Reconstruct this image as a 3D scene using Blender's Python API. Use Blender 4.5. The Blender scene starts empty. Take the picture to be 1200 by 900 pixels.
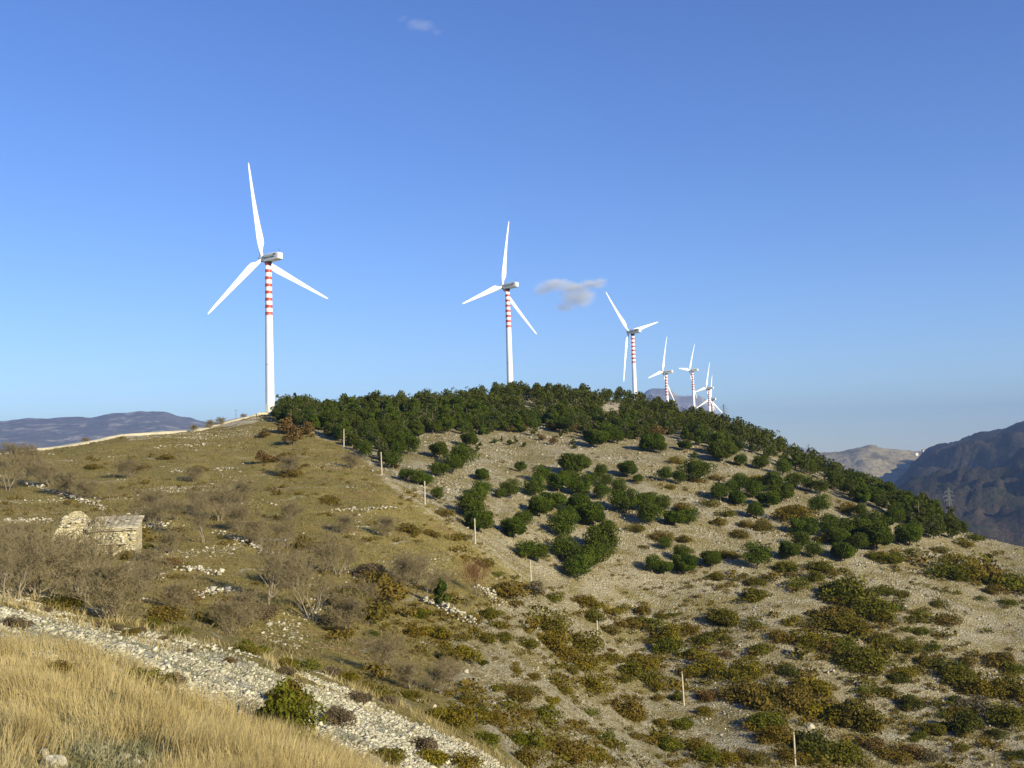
import bpy, bmesh, math, random
import numpy as np
from mathutils import Matrix, Vector

S = bpy.context.scene
COL = S.collection
rng = np.random.default_rng(7)
random.seed(7)
R = math.radians

# ------------------------------------------------------------------ camera
FPX = 1250.0                      # focal length in pixels of a 1200 px wide picture
PITCH, ROLL = math.atan(95 / 1250), R(1.7)
FWD = np.array([0, math.cos(PITCH), math.sin(PITCH)])
U0 = np.array([0, -math.sin(PITCH), math.cos(PITCH)])
R0 = np.array([1.0, 0, 0])
RIGHT = math.cos(ROLL) * R0 - math.sin(ROLL) * U0
UP = math.sin(ROLL) * R0 + math.cos(ROLL) * U0
cd = bpy.data.cameras.new('camera')
cam = bpy.data.objects.new('camera', cd)
COL.objects.link(cam)
cd.sensor_width = 36.0
cd.lens = 36.0 * FPX / 1200.0
cd.clip_start, cd.clip_end = 0.3, 90000
cam.matrix_world = Matrix([[RIGHT[i], UP[i], -FWD[i], 0] for i in range(3)] + [[0, 0, 0, 1]])
S.camera = cam

# ------------------------------------------------------------------ sky, sun, exposure
SUN_EL = R(22)
SX, SY = 0.755, -0.656
sunv = Vector((SX * math.cos(SUN_EL), SY * math.cos(SUN_EL), math.sin(SUN_EL))).normalized()
W = bpy.data.worlds.new('World')
S.world = W
W.use_nodes = True
wn, wl = W.node_tree.nodes, W.node_tree.links
wn.clear()
sky = wn.new('ShaderNodeTexSky')
sky.sky_type = 'NISHITA'
sky.sun_disc = False
sky.sun_elevation = SUN_EL
sky.sun_rotation = math.atan2(SX, SY)
sky.altitude = 1000
sky.air_density, sky.dust_density, sky.ozone_density = 1.0, 0.1, 3.5
bg = wn.new('ShaderNodeBackground')
bg.inputs['Strength'].default_value = 0.112
wo = wn.new('ShaderNodeOutputWorld')
hs = wn.new('ShaderNodeHueSaturation')
hs.inputs['Saturation'].default_value = 1.16
hs.inputs['Hue'].default_value = 0.516
wl.new(sky.outputs[0], hs.inputs['Color'])
wl.new(hs.outputs[0], bg.inputs[0])
wl.new(bg.outputs[0], wo.inputs[0])
ld = bpy.data.lights.new('sun', 'SUN')
ld.energy, ld.angle, ld.color = 5.0, R(0.5), (1.0, 0.89, 0.63)
sun = bpy.data.objects.new('sun', ld)
COL.objects.link(sun)
sun.rotation_euler = sunv.to_track_quat('Z', 'Y').to_euler()
vs = S.view_settings
vs.view_transform, vs.look, vs.exposure, vs.gamma = 'Standard', 'None', 0.75, 1.0
vs.use_curve_mapping = False
S.cycles.max_bounces = 6
S.cycles.diffuse_bounces = 2
S.cycles.transparent_max_bounces = 8
S.cycles.volume_bounces = 0
S.cycles.use_denoising = True

# ------------------------------------------------------------------ numeric helpers
def ray(px, py):
    return RIGHT * (px - 600) / FPX + UP * (450 - py) / FPX + FWD

def th_e(px, py):
    v = ray(px, py)
    h = math.hypot(v[0], v[1])
    return math.atan2(v[0], v[1]), v[2] / h

def at(px, py, d):
    """point seen at a pixel, d metres away over the ground"""
    v = ray(px, py)
    return v / math.hypot(v[0], v[1]) * d

def proj(P):
    P = np.asarray(P, float)
    z = np.maximum(P @ FWD, 1e-3)
    return 600 + FPX * (P @ RIGHT) / z, 450 - FPX * (P @ UP) / z

def _h(ix, iy, s):
    n = (ix.astype(np.int64) * 374761393 + iy.astype(np.int64) * 668265263 + s * 974634791) & 0xffffffff
    n = ((n ^ (n >> 13)) * 1274126177) & 0xffffffff
    n = (n ^ (n >> 16)) & 0xffffffff
    return n / 4294967295.0

def vnoise(x, y, s=0):
    x, y = np.asarray(x, float), np.asarray(y, float)
    ix, iy = np.floor(x), np.floor(y)
    fx, fy = x - ix, y - iy
    fx, fy = fx * fx * (3 - 2 * fx), fy * fy * (3 - 2 * fy)
    a, b = _h(ix, iy, s), _h(ix + 1, iy, s)
    c, d = _h(ix, iy + 1, s), _h(ix + 1, iy + 1, s)
    return (a * (1 - fx) + b * fx) * (1 - fy) + (c * (1 - fx) + d * fx) * fy

def fbm(x, y, s=0, o=4):
    t, a, n = 0, 0.5, 0
    for k in range(o):
        t = t + a * vnoise(np.asarray(x) * 2 ** k + 17.3 * k, np.asarray(y) * 2 ** k - 9.1 * k, s + k)
        n += a
        a *= 0.5
    return t / n

def sstep(a, b, x):
    t = np.clip((x - a) / (b - a), 0, 1)
    return t * t * (3 - 2 * t)

def poly_sd(poly, x, y):
    """signed distance to a polygon, positive inside"""
    x, y = np.asarray(x, float), np.asarray(y, float)
    d2 = np.full(x.shape, 1e18)
    ins = np.zeros(x.shape, bool)
    n = len(poly)
    for i in range(n):
        x0, y0 = poly[i]
        x1, y1 = poly[(i + 1) % n]
        ex, ey = x1 - x0, y1 - y0
        t = np.clip(((x - x0) * ex + (y - y0) * ey) / (ex * ex + ey * ey + 1e-9), 0, 1)
        d2 = np.minimum(d2, (x - x0 - t * ex) ** 2 + (y - y0 - t * ey) ** 2)
        c = (y0 > y) != (y1 > y)
        with np.errstate(divide='ignore', invalid='ignore'):
            ins ^= c & (x < (x1 - x0) * (y - y0) / (y1 - y0 + 1e-12) + x0)
    d = np.sqrt(d2)
    return np.where(ins, d, -d)

def line_d(line, x, y):
    x, y = np.asarray(x, float), np.asarray(y, float)
    d2 = np.full(x.shape, 1e18)
    for (x0, y0), (x1, y1) in zip(line[:-1], line[1:]):
        ex, ey = x1 - x0, y1 - y0
        t = np.clip(((x - x0) * ex + (y - y0) * ey) / (ex * ex + ey * ey + 1e-9), 0, 1)
        d2 = np.minimum(d2, (x - x0 - t * ex) ** 2 + (y - y0 - t * ey) ** 2)
    return np.sqrt(d2)

# ------------------------------------------------------------------ mesh / object helpers
def mesh_np(name, V, F, mat=None, smooth=False, attrs=None):
    """F: (n,3) or (n,4) integer array"""
    V = np.ascontiguousarray(V, np.float32)
    F = np.ascontiguousarray(F, np.int32)
    m = bpy.data.meshes.new(name)
    k = F.shape[1]
    m.vertices.add(len(V))
    m.vertices.foreach_set('co', V.ravel())
    m.loops.add(F.size)
    m.loops.foreach_set('vertex_index', F.ravel())
    m.polygons.add(len(F))
    m.polygons.foreach_set('loop_start', np.arange(0, F.size, k, dtype=np.int32))
    if smooth:
        m.polygons.foreach_set('use_smooth', np.ones(len(F), bool))
    for an, av in (attrs or {}).items():
        av = np.ascontiguousarray(av, np.float32)
        if av.ndim == 1:
            a = m.attributes.new(an, 'FLOAT', 'POINT')
            a.data.foreach_set('value', av)
        else:
            a = m.attributes.new(an, 'FLOAT_COLOR', 'POINT')
            a.data.foreach_set('color', av.ravel())
    m.update(calc_edges=True)
    if mat:
        m.materials.append(mat)
    return m

def bm_mesh(name, bm, mat=None, smooth=False):
    bmesh.ops.recalc_face_normals(bm, faces=bm.faces[:])
    m = bpy.data.meshes.new(name)
    bm.to_mesh(m)
    bm.free()
    if smooth:
        m.polygons.foreach_set('use_smooth', np.ones(len(m.polygons), bool))
    if mat:
        m.materials.append(mat)
    return m

def obj(name, mesh, parent=None, loc=None, rot=None, scale=None):
    o = bpy.data.objects.new(name, mesh)
    COL.objects.link(o)
    if parent:
        o.parent = parent
    if loc is not None:
        o.location = loc
    if rot is not None:
        o.rotation_euler = rot
    if scale is not None:
        o.scale = scale if hasattr(scale, '__len__') else (scale,) * 3
    return o

def tag(o, label=None, cat=None, group=None, kind=None):
    if label:
        o['label'] = label
    if cat:
        o['category'] = cat
    if group:
        o['group'] = group
    if kind:
        o['kind'] = kind
    return o

def empty(name, loc=(0, 0, 0), rz=0.0):
    o = obj(name, None, loc=loc, rot=(0, 0, rz))
    o.empty_display_size = 0.3
    return o

ORD = ['first', 'second', 'third', 'fourth', 'fifth', 'sixth', 'seventh', 'eighth', 'ninth', 'tenth', 'eleventh',
       'twelfth', 'thirteenth', 'fourteenth', 'fifteenth', 'sixteenth', 'seventeenth', 'eighteenth', 'nineteenth',
       'twentieth']
TENS = {2: 'twenty', 3: 'thirty', 4: 'forty', 5: 'fifty', 6: 'sixty'}
def ordw(i):
    if i < 20:
        return ORD[i]
    n = i + 1
    t, u = divmod(n, 10)
    return {2: 'twentieth', 3: 'thirtieth', 4: 'fortieth', 5: 'fiftieth', 6: 'sixtieth'}[t] if u == 0 else TENS[t] + '-' + ORD[u - 1]

def tube(bm, p0, p1, r0, r1, n=6, caps=True):
    p0, p1 = Vector(p0), Vector(p1)
    d = (p1 - p0)
    if d.length < 1e-6:
        return
    q = d.to_track_quat('Z', 'Y')
    a, b = [], []
    for i in range(n):
        t = 2 * math.pi * i / n
        v = q @ Vector((math.cos(t), math.sin(t), 0))
        a.append(bm.verts.new(p0 + v * r0))
        b.append(bm.verts.new(p1 + v * r1))
    for i in range(n):
        j = (i + 1) % n
        bm.faces.new((a[i], a[j], b[j], b[i]))
    if caps:
        bm.faces.new(a[::-1])
        bm.faces.new(b)

def box(bm, lo, hi, mtx=None):
    vs_ = []
    for z in (lo[2], hi[2]):
        for x, y in ((lo[0], lo[1]), (hi[0], lo[1]), (hi[0], hi[1]), (lo[0], hi[1])):
            v = Vector((x, y, z))
            vs_.append(bm.verts.new(mtx @ v if mtx else v))
    for f in ((3, 2, 1, 0), (4, 5, 6, 7), (0, 1, 5, 4), (1, 2, 6, 5), (2, 3, 7, 6), (3, 0, 4, 7)):
        bm.faces.new([vs_[i] for i in f])

def lathe(bm, prof, n=24, cap=True):
    rings = []
    for r, z in prof:
        rings.append([bm.verts.new((r * math.cos(2 * math.pi * i / n), r * math.sin(2 * math.pi * i / n), z)) for i in range(n)])
    for a, b in zip(rings[:-1], rings[1:]):
        for i in range(n):
            j = (i + 1) % n
            bm.faces.new((a[i], a[j], b[j], b[i]))
    if cap:
        bm.faces.new(rings[0][::-1])
        bm.faces.new(rings[-1])

def loft(bm, rings, closed_ends=True):
    vr = [[bm.verts.new(p) for p in ring] for ring in rings]
    n = len(vr[0])
    for a, b in zip(vr[:-1], vr[1:]):
        for i in range(n):
            j = (i + 1) % n
            bm.faces.new((a[i], a[j], b[j], b[i]))
    if closed_ends:
        bm.faces.new(vr[0][::-1])
        bm.faces.new(vr[-1])

# ------------------------------------------------------------------ materials
class NT:
    def __init__(self, name):
        self.m = bpy.data.materials.new(name)
        self.m.use_nodes = True
        self.n, self.l = self.m.node_tree.nodes, self.m.node_tree.links
        self.n.clear()
        self.out = self.n.new('ShaderNodeOutputMaterial')
    def node(self, t, **kw):
        nd = self.n.new(t)
        for k, v in kw.items():
            setattr(nd, k, v)
        return nd
    def put(self, sock, v):
        if hasattr(v, 'is_linked') or isinstance(v, bpy.types.NodeSocket):
            self.l.new(v, sock)
        else:
            if hasattr(v, '__len__') and len(v) == 3 and sock.type == 'RGBA':
                v = (*v, 1)
            sock.default_value = v
    def pos(self):
        return self.node('ShaderNodeNewGeometry').outputs['Position']
    def objco(self):
        return self.node('ShaderNodeTexCoord').outputs['Object']
    def mapping(self, vec, scale=(1, 1, 1), rot=(0, 0, 0)):
        nd = self.node('ShaderNodeMapping')
        self.put(nd.inputs['Vector'], vec)
        nd.inputs['Scale'].default_value = scale
        nd.inputs['Rotation'].default_value = rot
        return nd.outputs[0]
    def noise(self, vec, scale, detail=4, rough=0.55, dist=0.0):
        nd = self.node('ShaderNodeTexNoise')
        self.put(nd.inputs['Vector'], vec)
        nd.inputs['Scale'].default_value = scale
        nd.inputs['Detail'].default_value = detail
        nd.inputs['Roughness'].default_value = rough
        nd.inputs['Distortion'].default_value = dist
        return nd.outputs['Fac']
    def voro(self, vec, scale, out='Distance', feature='F1', rand=1.0):
        nd = self.node('ShaderNodeTexVoronoi', feature=feature)
        self.put(nd.inputs['Vector'], vec)
        nd.inputs['Scale'].default_value = scale
        nd.inputs['Randomness'].default_value = rand
        return nd.outputs[out]
    def ramp(self, fac, stops):
        nd = self.node('ShaderNodeValToRGB')
        self.put(nd.inputs[0], fac)
        e = nd.color_ramp.elements
        while len(e) < len(stops):
            e.new(0.5)
        for el, (p, c) in zip(e, stops):
            el.position = p
            el.color = (*c, 1) if len(c) == 3 else c
        return nd.outputs[0]
    def mix(self, f, a, b, mode='MIX'):
        nd = self.node('ShaderNodeMix', data_type='RGBA', blend_type=mode)
        self.put(nd.inputs[0], f)
        self.put(nd.inputs[6], a)
        self.put(nd.inputs[7], b)
        return nd.outputs[2]
    def math(self, op, a, b=0.0, c=None, clamp=False):
        nd = self.node('ShaderNodeMath', operation=op, use_clamp=clamp)
        self.put(nd.inputs[0], a)
        self.put(nd.inputs[1], b)
        if c is not None:
            self.put(nd.inputs[2], c)
        return nd.outputs[0]
    def mr(self, v, a, b, c=0.0, d=1.0):
        nd = self.node('ShaderNodeMapRange', interpolation_type='SMOOTHSTEP')
        self.put(nd.inputs[0], v)
        for i, q in enumerate((a, b, c, d)):
            nd.inputs[i + 1].default_value = q
        return nd.outputs[0]
    def attr(self, name, out='Fac'):
        return self.node('ShaderNodeAttribute', attribute_name=name).outputs[out]
    def oinfo(self, out='Random'):
        return self.node('ShaderNodeObjectInfo').outputs[out]
    def bump(self, h, strength=0.5, dist=0.1, normal=None):
        nd = self.node('ShaderNodeBump')
        nd.inputs['Strength'].default_value = strength
        nd.inputs['Distance'].default_value = dist
        self.put(nd.inputs['Height'], h)
        if normal is not None:
            self.put(nd.inputs['Normal'], normal)
        return nd.outputs[0]
    def bsdf(self, col, rough=0.8, spec=0.2, normal=None, metal=0.0):
        nd = self.node('ShaderNodeBsdfPrincipled')
        self.put(nd.inputs['Base Color'], col)
        self.put(nd.inputs['Roughness'], rough)
        nd.inputs['Specular IOR Level'].default_value = spec
        nd.inputs['Metallic'].default_value = metal
        if normal is not None:
            self.put(nd.inputs['Normal'], normal)
        return nd.outputs[0]
    def done(self, sh):
        self.l.new(sh, self.out.inputs['Surface'])
        return self.m

def leaf_mat(name, c1, c2, c3=None, transl=0.25):
    t = NT(name)
    a = t.attr('tint')
    col = t.mix(a, c1, c2)
    if c3 is not None:
        col = t.mix(t.mr(t.oinfo(), 0.25, 1.0, 0.0, 0.85), col, t.mix(a, c3, [q * 0.7 for q in c3]))
    b = t.bsdf(col, 0.8, 0.04)
    tr = t.node('ShaderNodeBsdfTranslucent')
    t.put(tr.inputs['Color'], col)
    mx = t.node('ShaderNodeMixShader')
    mx.inputs[0].default_value = transl
    t.l.new(b, mx.inputs[1])
    t.l.new(tr.outputs[0], mx.inputs[2])
    return t.done(mx.outputs[0])

def plain_mat(name, c, rough=0.6, spec=0.3, var=0.12, scale=3.0, bump=0.0):
    t = NT(name)
    p = t.objco()
    n = t.noise(p, scale, 6, 0.6)
    col = t.mix(t.mr(n, 0.3, 0.75), [q * (1 - var) for q in c], [min(1, q * (1 + var)) for q in c])
    nm = t.bump(n, bump, 0.05) if bump else None
    return t.done(t.bsdf(col, rough, spec, nm))

M = {}
def mats():
    # ---- the ground of hillside, scree, meadow and dry grass
    t = NT('hillside_ground')
    P = t.pos()
    sep = t.node('ShaderNodeSeparateColor')
    at_ = t.node('ShaderNodeAttribute', attribute_name='zone')
    t.l.new(at_.outputs['Color'], sep.inputs[0])
    straw, scree, stony = sep.outputs[0], sep.outputs[1], sep.outputs[2]
    track = at_.outputs['Alpha']
    big = t.noise(P, 0.035, 5, 0.6, 0.6)
    mid = t.noise(P, 0.22, 6, 0.65, 0.4)
    fine = t.noise(P, 1.7, 8, 0.7)
    vfine = t.noise(P, 5.0, 6, 0.75)
    grit = t.mr(vfine, 0.34, 0.66, 0.38, 1.62)
    strk = t.noise(t.mapping(P, (0.25, 0.9, 0.9), (0, 0, R(-20))), 0.35, 7, 0.68)
    # meadow
    mead = t.ramp(mid, [(0.28, (0.162, 0.134, 0.034)), (0.42, (0.214, 0.175, 0.050)), (0.55, (0.252, 0.204, 0.066)), (0.68, (0.270, 0.202, 0.077)), (0.8, (0.198, 0.134, 0.053))])
    green = t.mix(fine, (0.144, 0.132, 0.032), (0.224, 0.193, 0.057))
    mead = t.mix(t.mr(big, 0.52, 0.66, 0, 0.8), mead, green)
    mead = t.mix(t.mr(strk, 0.53, 0.66, 0, 0.8), mead, (0.225, 0.145, 0.06))
    mead = t.mix(t.mr(fine, 0.35, 0.7, 0.0, 0.45), mead, (0.12, 0.095, 0.04))
    vs1 = t.voro(t.mapping(P, (1, 1.6, 1)), 1.25)
    spots = t.math('MULTIPLY', t.mr(vs1, 0.22, 0.12), t.mr(strk, 0.50, 0.62))
    mead = t.mix(spots, mead, (0.52, 0.49, 0.41))
    # stony slope
    soil = t.ramp(mid, [(0.3, (0.238, 0.203, 0.108)), (0.45, (0.303, 0.263, 0.153)), (0.6, (0.369, 0.328, 0.228)), (0.75, (0.271, 0.225, 0.111))])
    soil = t.mix(t.mr(fine, 0.3, 0.68, 0, 0.6), soil, (0.17, 0.135, 0.06))
    dryg = t.noise(t.mapping(P, (0.6, 1.0, 1.0), (0, 0, R(25))), 0.12, 7, 0.7, 0.5)
    soil = t.mix(t.mr(dryg, 0.46, 0.56, 0, 0.85), soil, t.mix(fine, (0.135, 0.112, 0.036), (0.235, 0.192, 0.078)))
    soil = t.mix(t.mr(t.noise(P, 0.07, 7, 0.72, 0.8), 0.53, 0.64, 0, 0.7), soil, t.mix(vfine, (0.19, 0.172, 0.12), (0.42, 0.39, 0.30)))
    vs2 = t.voro(P, 2.4)
    vcol = t.voro(P, 2.4, 'Color')
    gr = t.mix(t.mr(vcol, 0.2, 0.8), (0.31, 0.285, 0.205), (0.50, 0.465, 0.36))
    sden = t.mr(t.math('ADD', t.math('MULTIPLY', mid, 0.6), t.math('MULTIPLY', strk, 0.5)), 0.42, 0.58)
    soil = t.mix(t.math('MULTIPLY', t.mr(vs2, 0.34, 0.2), sden), soil, gr)
    # scree
    vs3 = t.voro(P, 7.0, 'Color')
    sc = t.mix(t.mr(vs3, 0.15, 0.85), (0.287, 0.270, 0.190), (0.529, 0.494, 0.368))
    sc = t.mix(t.mr(t.noise(P, 0.6, 5, 0.65), 0.52, 0.72), sc, (0.21, 0.21, 0.105))
    # dry grass soil
    st = t.mix(fine, (0.25, 0.195, 0.07), (0.35, 0.28, 0.115))
    # old terrace rows: broken lines of stones along the contour
    sp = t.node('ShaderNodeSeparateXYZ')
    t.put(sp.inputs[0], P)
    zz = t.math('ADD', sp.outputs[2], t.math('MULTIPLY', t.noise(P, 0.045, 4, 0.6), 3.2))
    fr = t.math('ABSOLUTE', t.math('SUBTRACT', t.math('FRACT', t.math('MULTIPLY', zz, 0.55)), 0.5))
    rows_ = t.math('MULTIPLY', t.mr(fr, 0.075, 0.02), t.mr(t.noise(t.mapping(P, (1, 1, 1)), 0.16, 6, 0.7), 0.48, 0.6))
    rows_ = t.math('MULTIPLY', rows_, t.mr(vfine, 0.35, 0.6))
    terr = t.mix(vfine, (0.24, 0.215, 0.15), (0.46, 0.425, 0.32))
    # track
    tk = t.mix(fine, (0.34, 0.285, 0.18), (0.46, 0.41, 0.31))
    def edge(m, lo=0.4, hi=0.6):
        return t.mr(t.math('ADD', m, t.math('MULTIPLY', t.math('SUBTRACT', fine, 0.5), 0.55)), lo, hi)
    col = t.mix(edge(stony), mead, soil)
    col = t.mix(t.math('MULTIPLY', rows_, 0.75), col, terr)
    col = t.mix(edge(track), col, tk)
    col = t.mix(edge(scree), col, sc)
    col = t.mix(edge(straw), col, st)
    gm = t.node('ShaderNodeVectorMath', operation='SCALE')
    t.put(gm.inputs[0], col)
    t.put(gm.inputs['Scale'], grit)
    col = gm.outputs[0]
    h = t.math('ADD', t.math('MULTIPLY', fine, 0.7), t.math('MULTIPLY', vfine, 0.25))
    h = t.math('ADD', h, t.math('MULTIPLY', t.mr(vs2, 0.5, 0.1), t.math('MULTIPLY', stony, 0.35)))
    nm = t.bump(h, 1.0, 0.4)
    M['ground'] = t.done(t.bsdf(col, 0.95, 0.05, nm))
    # ---- stones
    t = NT('limestone')
    P = t.pos()
    c = t.mix(t.attr('tint'), (0.24, 0.215, 0.145), (0.54, 0.50, 0.385))
    c = t.mix(t.mr(t.noise(P, 3.0, 6, 0.7), 0.55, 0.75, 0, 0.7), c, (0.27, 0.25, 0.19))
    M['stone'] = t.done(t.bsdf(c, 0.95, 0.02, t.bump(t.noise(P, 14.0, 5), 0.5, 0.02)))
    t = NT('scree_limestone')
    P = t.pos()
    c = t.mix(t.attr('tint'), (0.220, 0.201, 0.137), (0.610, 0.567, 0.427))
    c = t.mix(t.mr(t.noise(P, 0.45, 6, 0.7), 0.45, 0.7, 0, 0.6), c, (0.30, 0.29, 0.17))
    M['scree'] = t.done(t.bsdf(c, 0.95, 0.02, t.bump(t.noise(P, 14.0, 5), 0.5, 0.02)))
    t = NT('slope_limestone')
    P = t.pos()
    c = t.mix(t.attr('tint'), (0.20, 0.178, 0.122), (0.43, 0.395, 0.30))
    M['slopestone'] = t.done(t.bsdf(c, 0.95, 0.02, t.bump(t.noise(P, 9.0, 5), 0.5, 0.03)))
    # ---- leaves and twigs
    M['pine'] = leaf_mat('pine_needles', (0.04, 0.066, 0.007), (0.104, 0.138, 0.014), (0.088, 0.108, 0.014))
    M['fir'] = leaf_mat('dark_needles', (0.034, 0.055, 0.01), (0.092, 0.118, 0.018), (0.09, 0.098, 0.018))
    M['rust'] = leaf_mat('rusty_leaves', (0.115, 0.07, 0.022), (0.195, 0.125, 0.042), (0.16, 0.12, 0.038))
    M['olive'] = leaf_mat('olive_leaves', (0.118, 0.098, 0.008), (0.235, 0.19, 0.022), (0.17, 0.115, 0.018))
    M['green'] = leaf_mat('scrub_leaves', (0.072, 0.082, 0.007), (0.172, 0.168, 0.02), (0.15, 0.118, 0.018))
    M['brown'] = leaf_mat('heath_leaves', (0.105, 0.074, 0.012), (0.205, 0.148, 0.032), (0.15, 0.13, 0.025))
    M['deep'] = leaf_mat('deep_green_leaves', (0.042, 0.06, 0.009), (0.108, 0.125, 0.018), (0.09, 0.09, 0.016))
    M['mauve'] = leaf_mat('withered_leaves', (0.115, 0.085, 0.048), (0.18, 0.14, 0.08), None)
    M['grey'] = leaf_mat('grey_twigs_mass', (0.12, 0.1, 0.055), (0.19, 0.16, 0.095), None)
    M['dead'] = leaf_mat('dry_blades', (0.350, 0.269, 0.111), (0.576, 0.475, 0.232), None, 0.3)
    M['tuft'] = leaf_mat('meadow_blades', (0.12, 0.105, 0.036), (0.26, 0.205, 0.095), None, 0.2)
    M['herb'] = leaf_mat('grey_green_herb', (0.15, 0.15, 0.065), (0.3, 0.28, 0.17), None, 0.2)
    t = NT('bark')
    P = t.objco()
    c = t.mix(t.noise(t.mapping(P, (6, 6, 1.2)), 3, 5), (0.12, 0.098, 0.072), (0.21, 0.175, 0.13))
    M['bark'] = t.done(t.bsdf(c, 0.9, 0.1, t.bump(t.noise(t.mapping(P, (6, 6, 1.2)), 4, 5), 0.6, 0.02)))
    t = NT('pale_bark')
    P = t.objco()
    c = t.mix(t.noise(t.mapping(P, (6, 6, 1.2)), 3, 5), (0.17, 0.14, 0.095), (0.30, 0.255, 0.18))
    M['palebark'] = t.done(t.bsdf(c, 0.9, 0.1))
    M['twig'] = plain_mat('twigs', (0.235, 0.192, 0.105), 0.9, 0.1, 0.2, 0.8)
    M['redtwig'] = plain_mat('red_shoots', (0.20, 0.095, 0.05), 0.9, 0.1, 0.2, 0.8)
    # ---- turbine
    t = NT('white_paint')
    P = t.objco()
    n = t.noise(t.mapping(P, (1.2, 1.2, 0.12)), 1.5, 6, 0.6)
    M['white'] = t.done(t.bsdf(t.mix(t.mr(n, 0.5, 0.8), (0.83, 0.83, 0.81), (0.70, 0.70, 0.67)), 0.4, 0.4))
    M['red'] = plain_mat('red_paint', (0.50, 0.075, 0.065), 0.45, 0.4, 0.15, 1.5)
    M['nacelle'] = plain_mat('nacelle_gelcoat', (0.72, 0.74, 0.68), 0.45, 0.4, 0.06, 1.0)
    M['dark'] = plain_mat('dark_metal', (0.06, 0.065, 0.07), 0.5, 0.4)
    M['letter'] = plain_mat('grey_lettering', (0.09, 0.10, 0.06), 0.6, 0.2)
    M['concrete'] = plain_mat('concrete', (0.42, 0.40, 0.35), 0.9, 0.1, 0.15, 2.0, 0.3)
    M['wood'] = plain_mat('weathered_pole', (0.50, 0.44, 0.33), 0.85, 0.1, 0.2, 4.0, 0.3)
    M['steel'] = plain_mat('galvanised_steel', (0.16, 0.17, 0.17), 0.6, 0.2, 0.1, 2.0)
    M['plaster'] = plain_mat('white_plaster', (0.74, 0.72, 0.68), 0.9, 0.1)
    M['rooftile'] = plain_mat('terracotta', (0.32, 0.15, 0.09), 0.9, 0.1)
    t = NT('rubble_masonry')
    P = t.objco()
    v = t.voro(t.mapping(P, (1, 1, 1.7)), 2.6, 'Color')
    d = t.voro(t.mapping(P, (1, 1, 1.7)), 2.6, 'Distance', 'DISTANCE_TO_EDGE')
    c = t.mix(t.mr(v, 0.1, 0.9), (0.40, 0.34, 0.19), (0.62, 0.55, 0.36))
    c = t.mix(t.mr(t.noise(P, 0.8, 5, 0.65), 0.5, 0.72, 0, 0.6), c, (0.30, 0.23, 0.15))
    h = t.math('ADD', t.mr(d, 0.0, 0.12), t.math('MULTIPLY', t.noise(P, 9, 4), 0.4))
    M['masonry'] = t.done(t.bsdf(c, 0.95, 0.05, t.bump(h, 0.9, 0.09)))
    M['slab'] = plain_mat('lichened_roof_slab', (0.36, 0.315, 0.215), 0.9, 0.1, 0.45, 2.2, 0.4)
    M['slab2'] = plain_mat('pale_roof_slab', (0.58, 0.51, 0.34), 0.9, 0.1, 0.2, 2.2, 0.4)
mats()

# ------------------------------------------------------------------ turbines: where they stand (hub pixel, distance)
#        hub px, hub py, dist, angle of rotor axis off the line of sight, blade angle
TURB = [(307, 303.5, 292, 43, -11.5), (588.5, 336, 393, 52, 9.6), (736.5, 389, 524, 54, -45.4),
        (776.5, 436, 705, 67, 18), (808, 434, 850, 70, 30), (827.5, 455, 965, 66, 20), (832.5, 468, 1140, 50, 8)]
HUBH = 42.0
HAZE = 7e-5

# ------------------------------------------------------------------ terrain
ctrl = []
def C(px, *lst):
    for py, d in lst:
        th, e = th_e(px, py)
        ctrl.append((th, d, e * d))
C(-150, (900, 21), (735, 33), (680, 45), (670, 75), (645, 105), (610, 140), (580, 180), (552, 228))
C(0, (900, 20), (820, 25.5), (755, 33), (705, 45), (688, 72), (652, 105), (612, 138), (575, 180), (534, 232))
C(150, (900, 21), (840, 27), (780, 34), (738, 46), (700, 76), (660, 102), (625, 130), (580, 168), (540, 210), (510, 250))
C(300, (900, 22), (845, 32), (770, 46), (742, 76), (700, 93), (640, 125), (580, 165), (520, 230), (488, 283))
C(450, (960, 22), (906, 29), (832, 46), (785, 76), (740, 91), (680, 117), (620, 147), (556, 195), (520, 240), (483, 305))
C(600, (1020, 26), (905, 47), (850, 70), (780, 98), (720, 128), (672, 163), (640, 176), (600, 193), (560, 222), (520, 265), (498, 295), (466, 352))
C(750, (1080, 40), (985, 62), (905, 92), (860, 115), (805, 144), (745, 168), (680, 186), (640, 201), (600, 220), (560, 246), (520, 285), (497, 318), (480, 365))
C(900, (1120, 55), (1010, 80), (900, 116), (860, 131), (820, 146), (780, 160), (740, 175), (700, 190), (660, 208), (620, 229), (580, 255), (545, 286), (520, 325))
C(1050, (1120, 70), (1000, 100), (900, 132), (840, 152), (780, 173), (720, 196), (680, 216), (640, 238), (595, 276))
C(1200, (1120, 75), (1000, 107), (900, 142), (840, 165), (780, 190), (720, 219), (680, 243), (646, 272))
C(1350, (1120, 80), (1000, 115), (900, 150), (840, 172), (780, 198), (720, 228), (672, 276))
def Z(px, *lst):
    th, _ = th_e(px, 545)
    for d, z in lst:
        ctrl.append((th, d, z))
# the ground at the photographer's feet
for px in (-150, 150, 450, 750, 1050, 1350):
    k = (px - 150) / 1200.0
    Z(px, (1.5, -1.7 - 0.15 * k), (5, -2.3 - 1.2 * k), (10, -3.5 - 2.4 * k))
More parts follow.
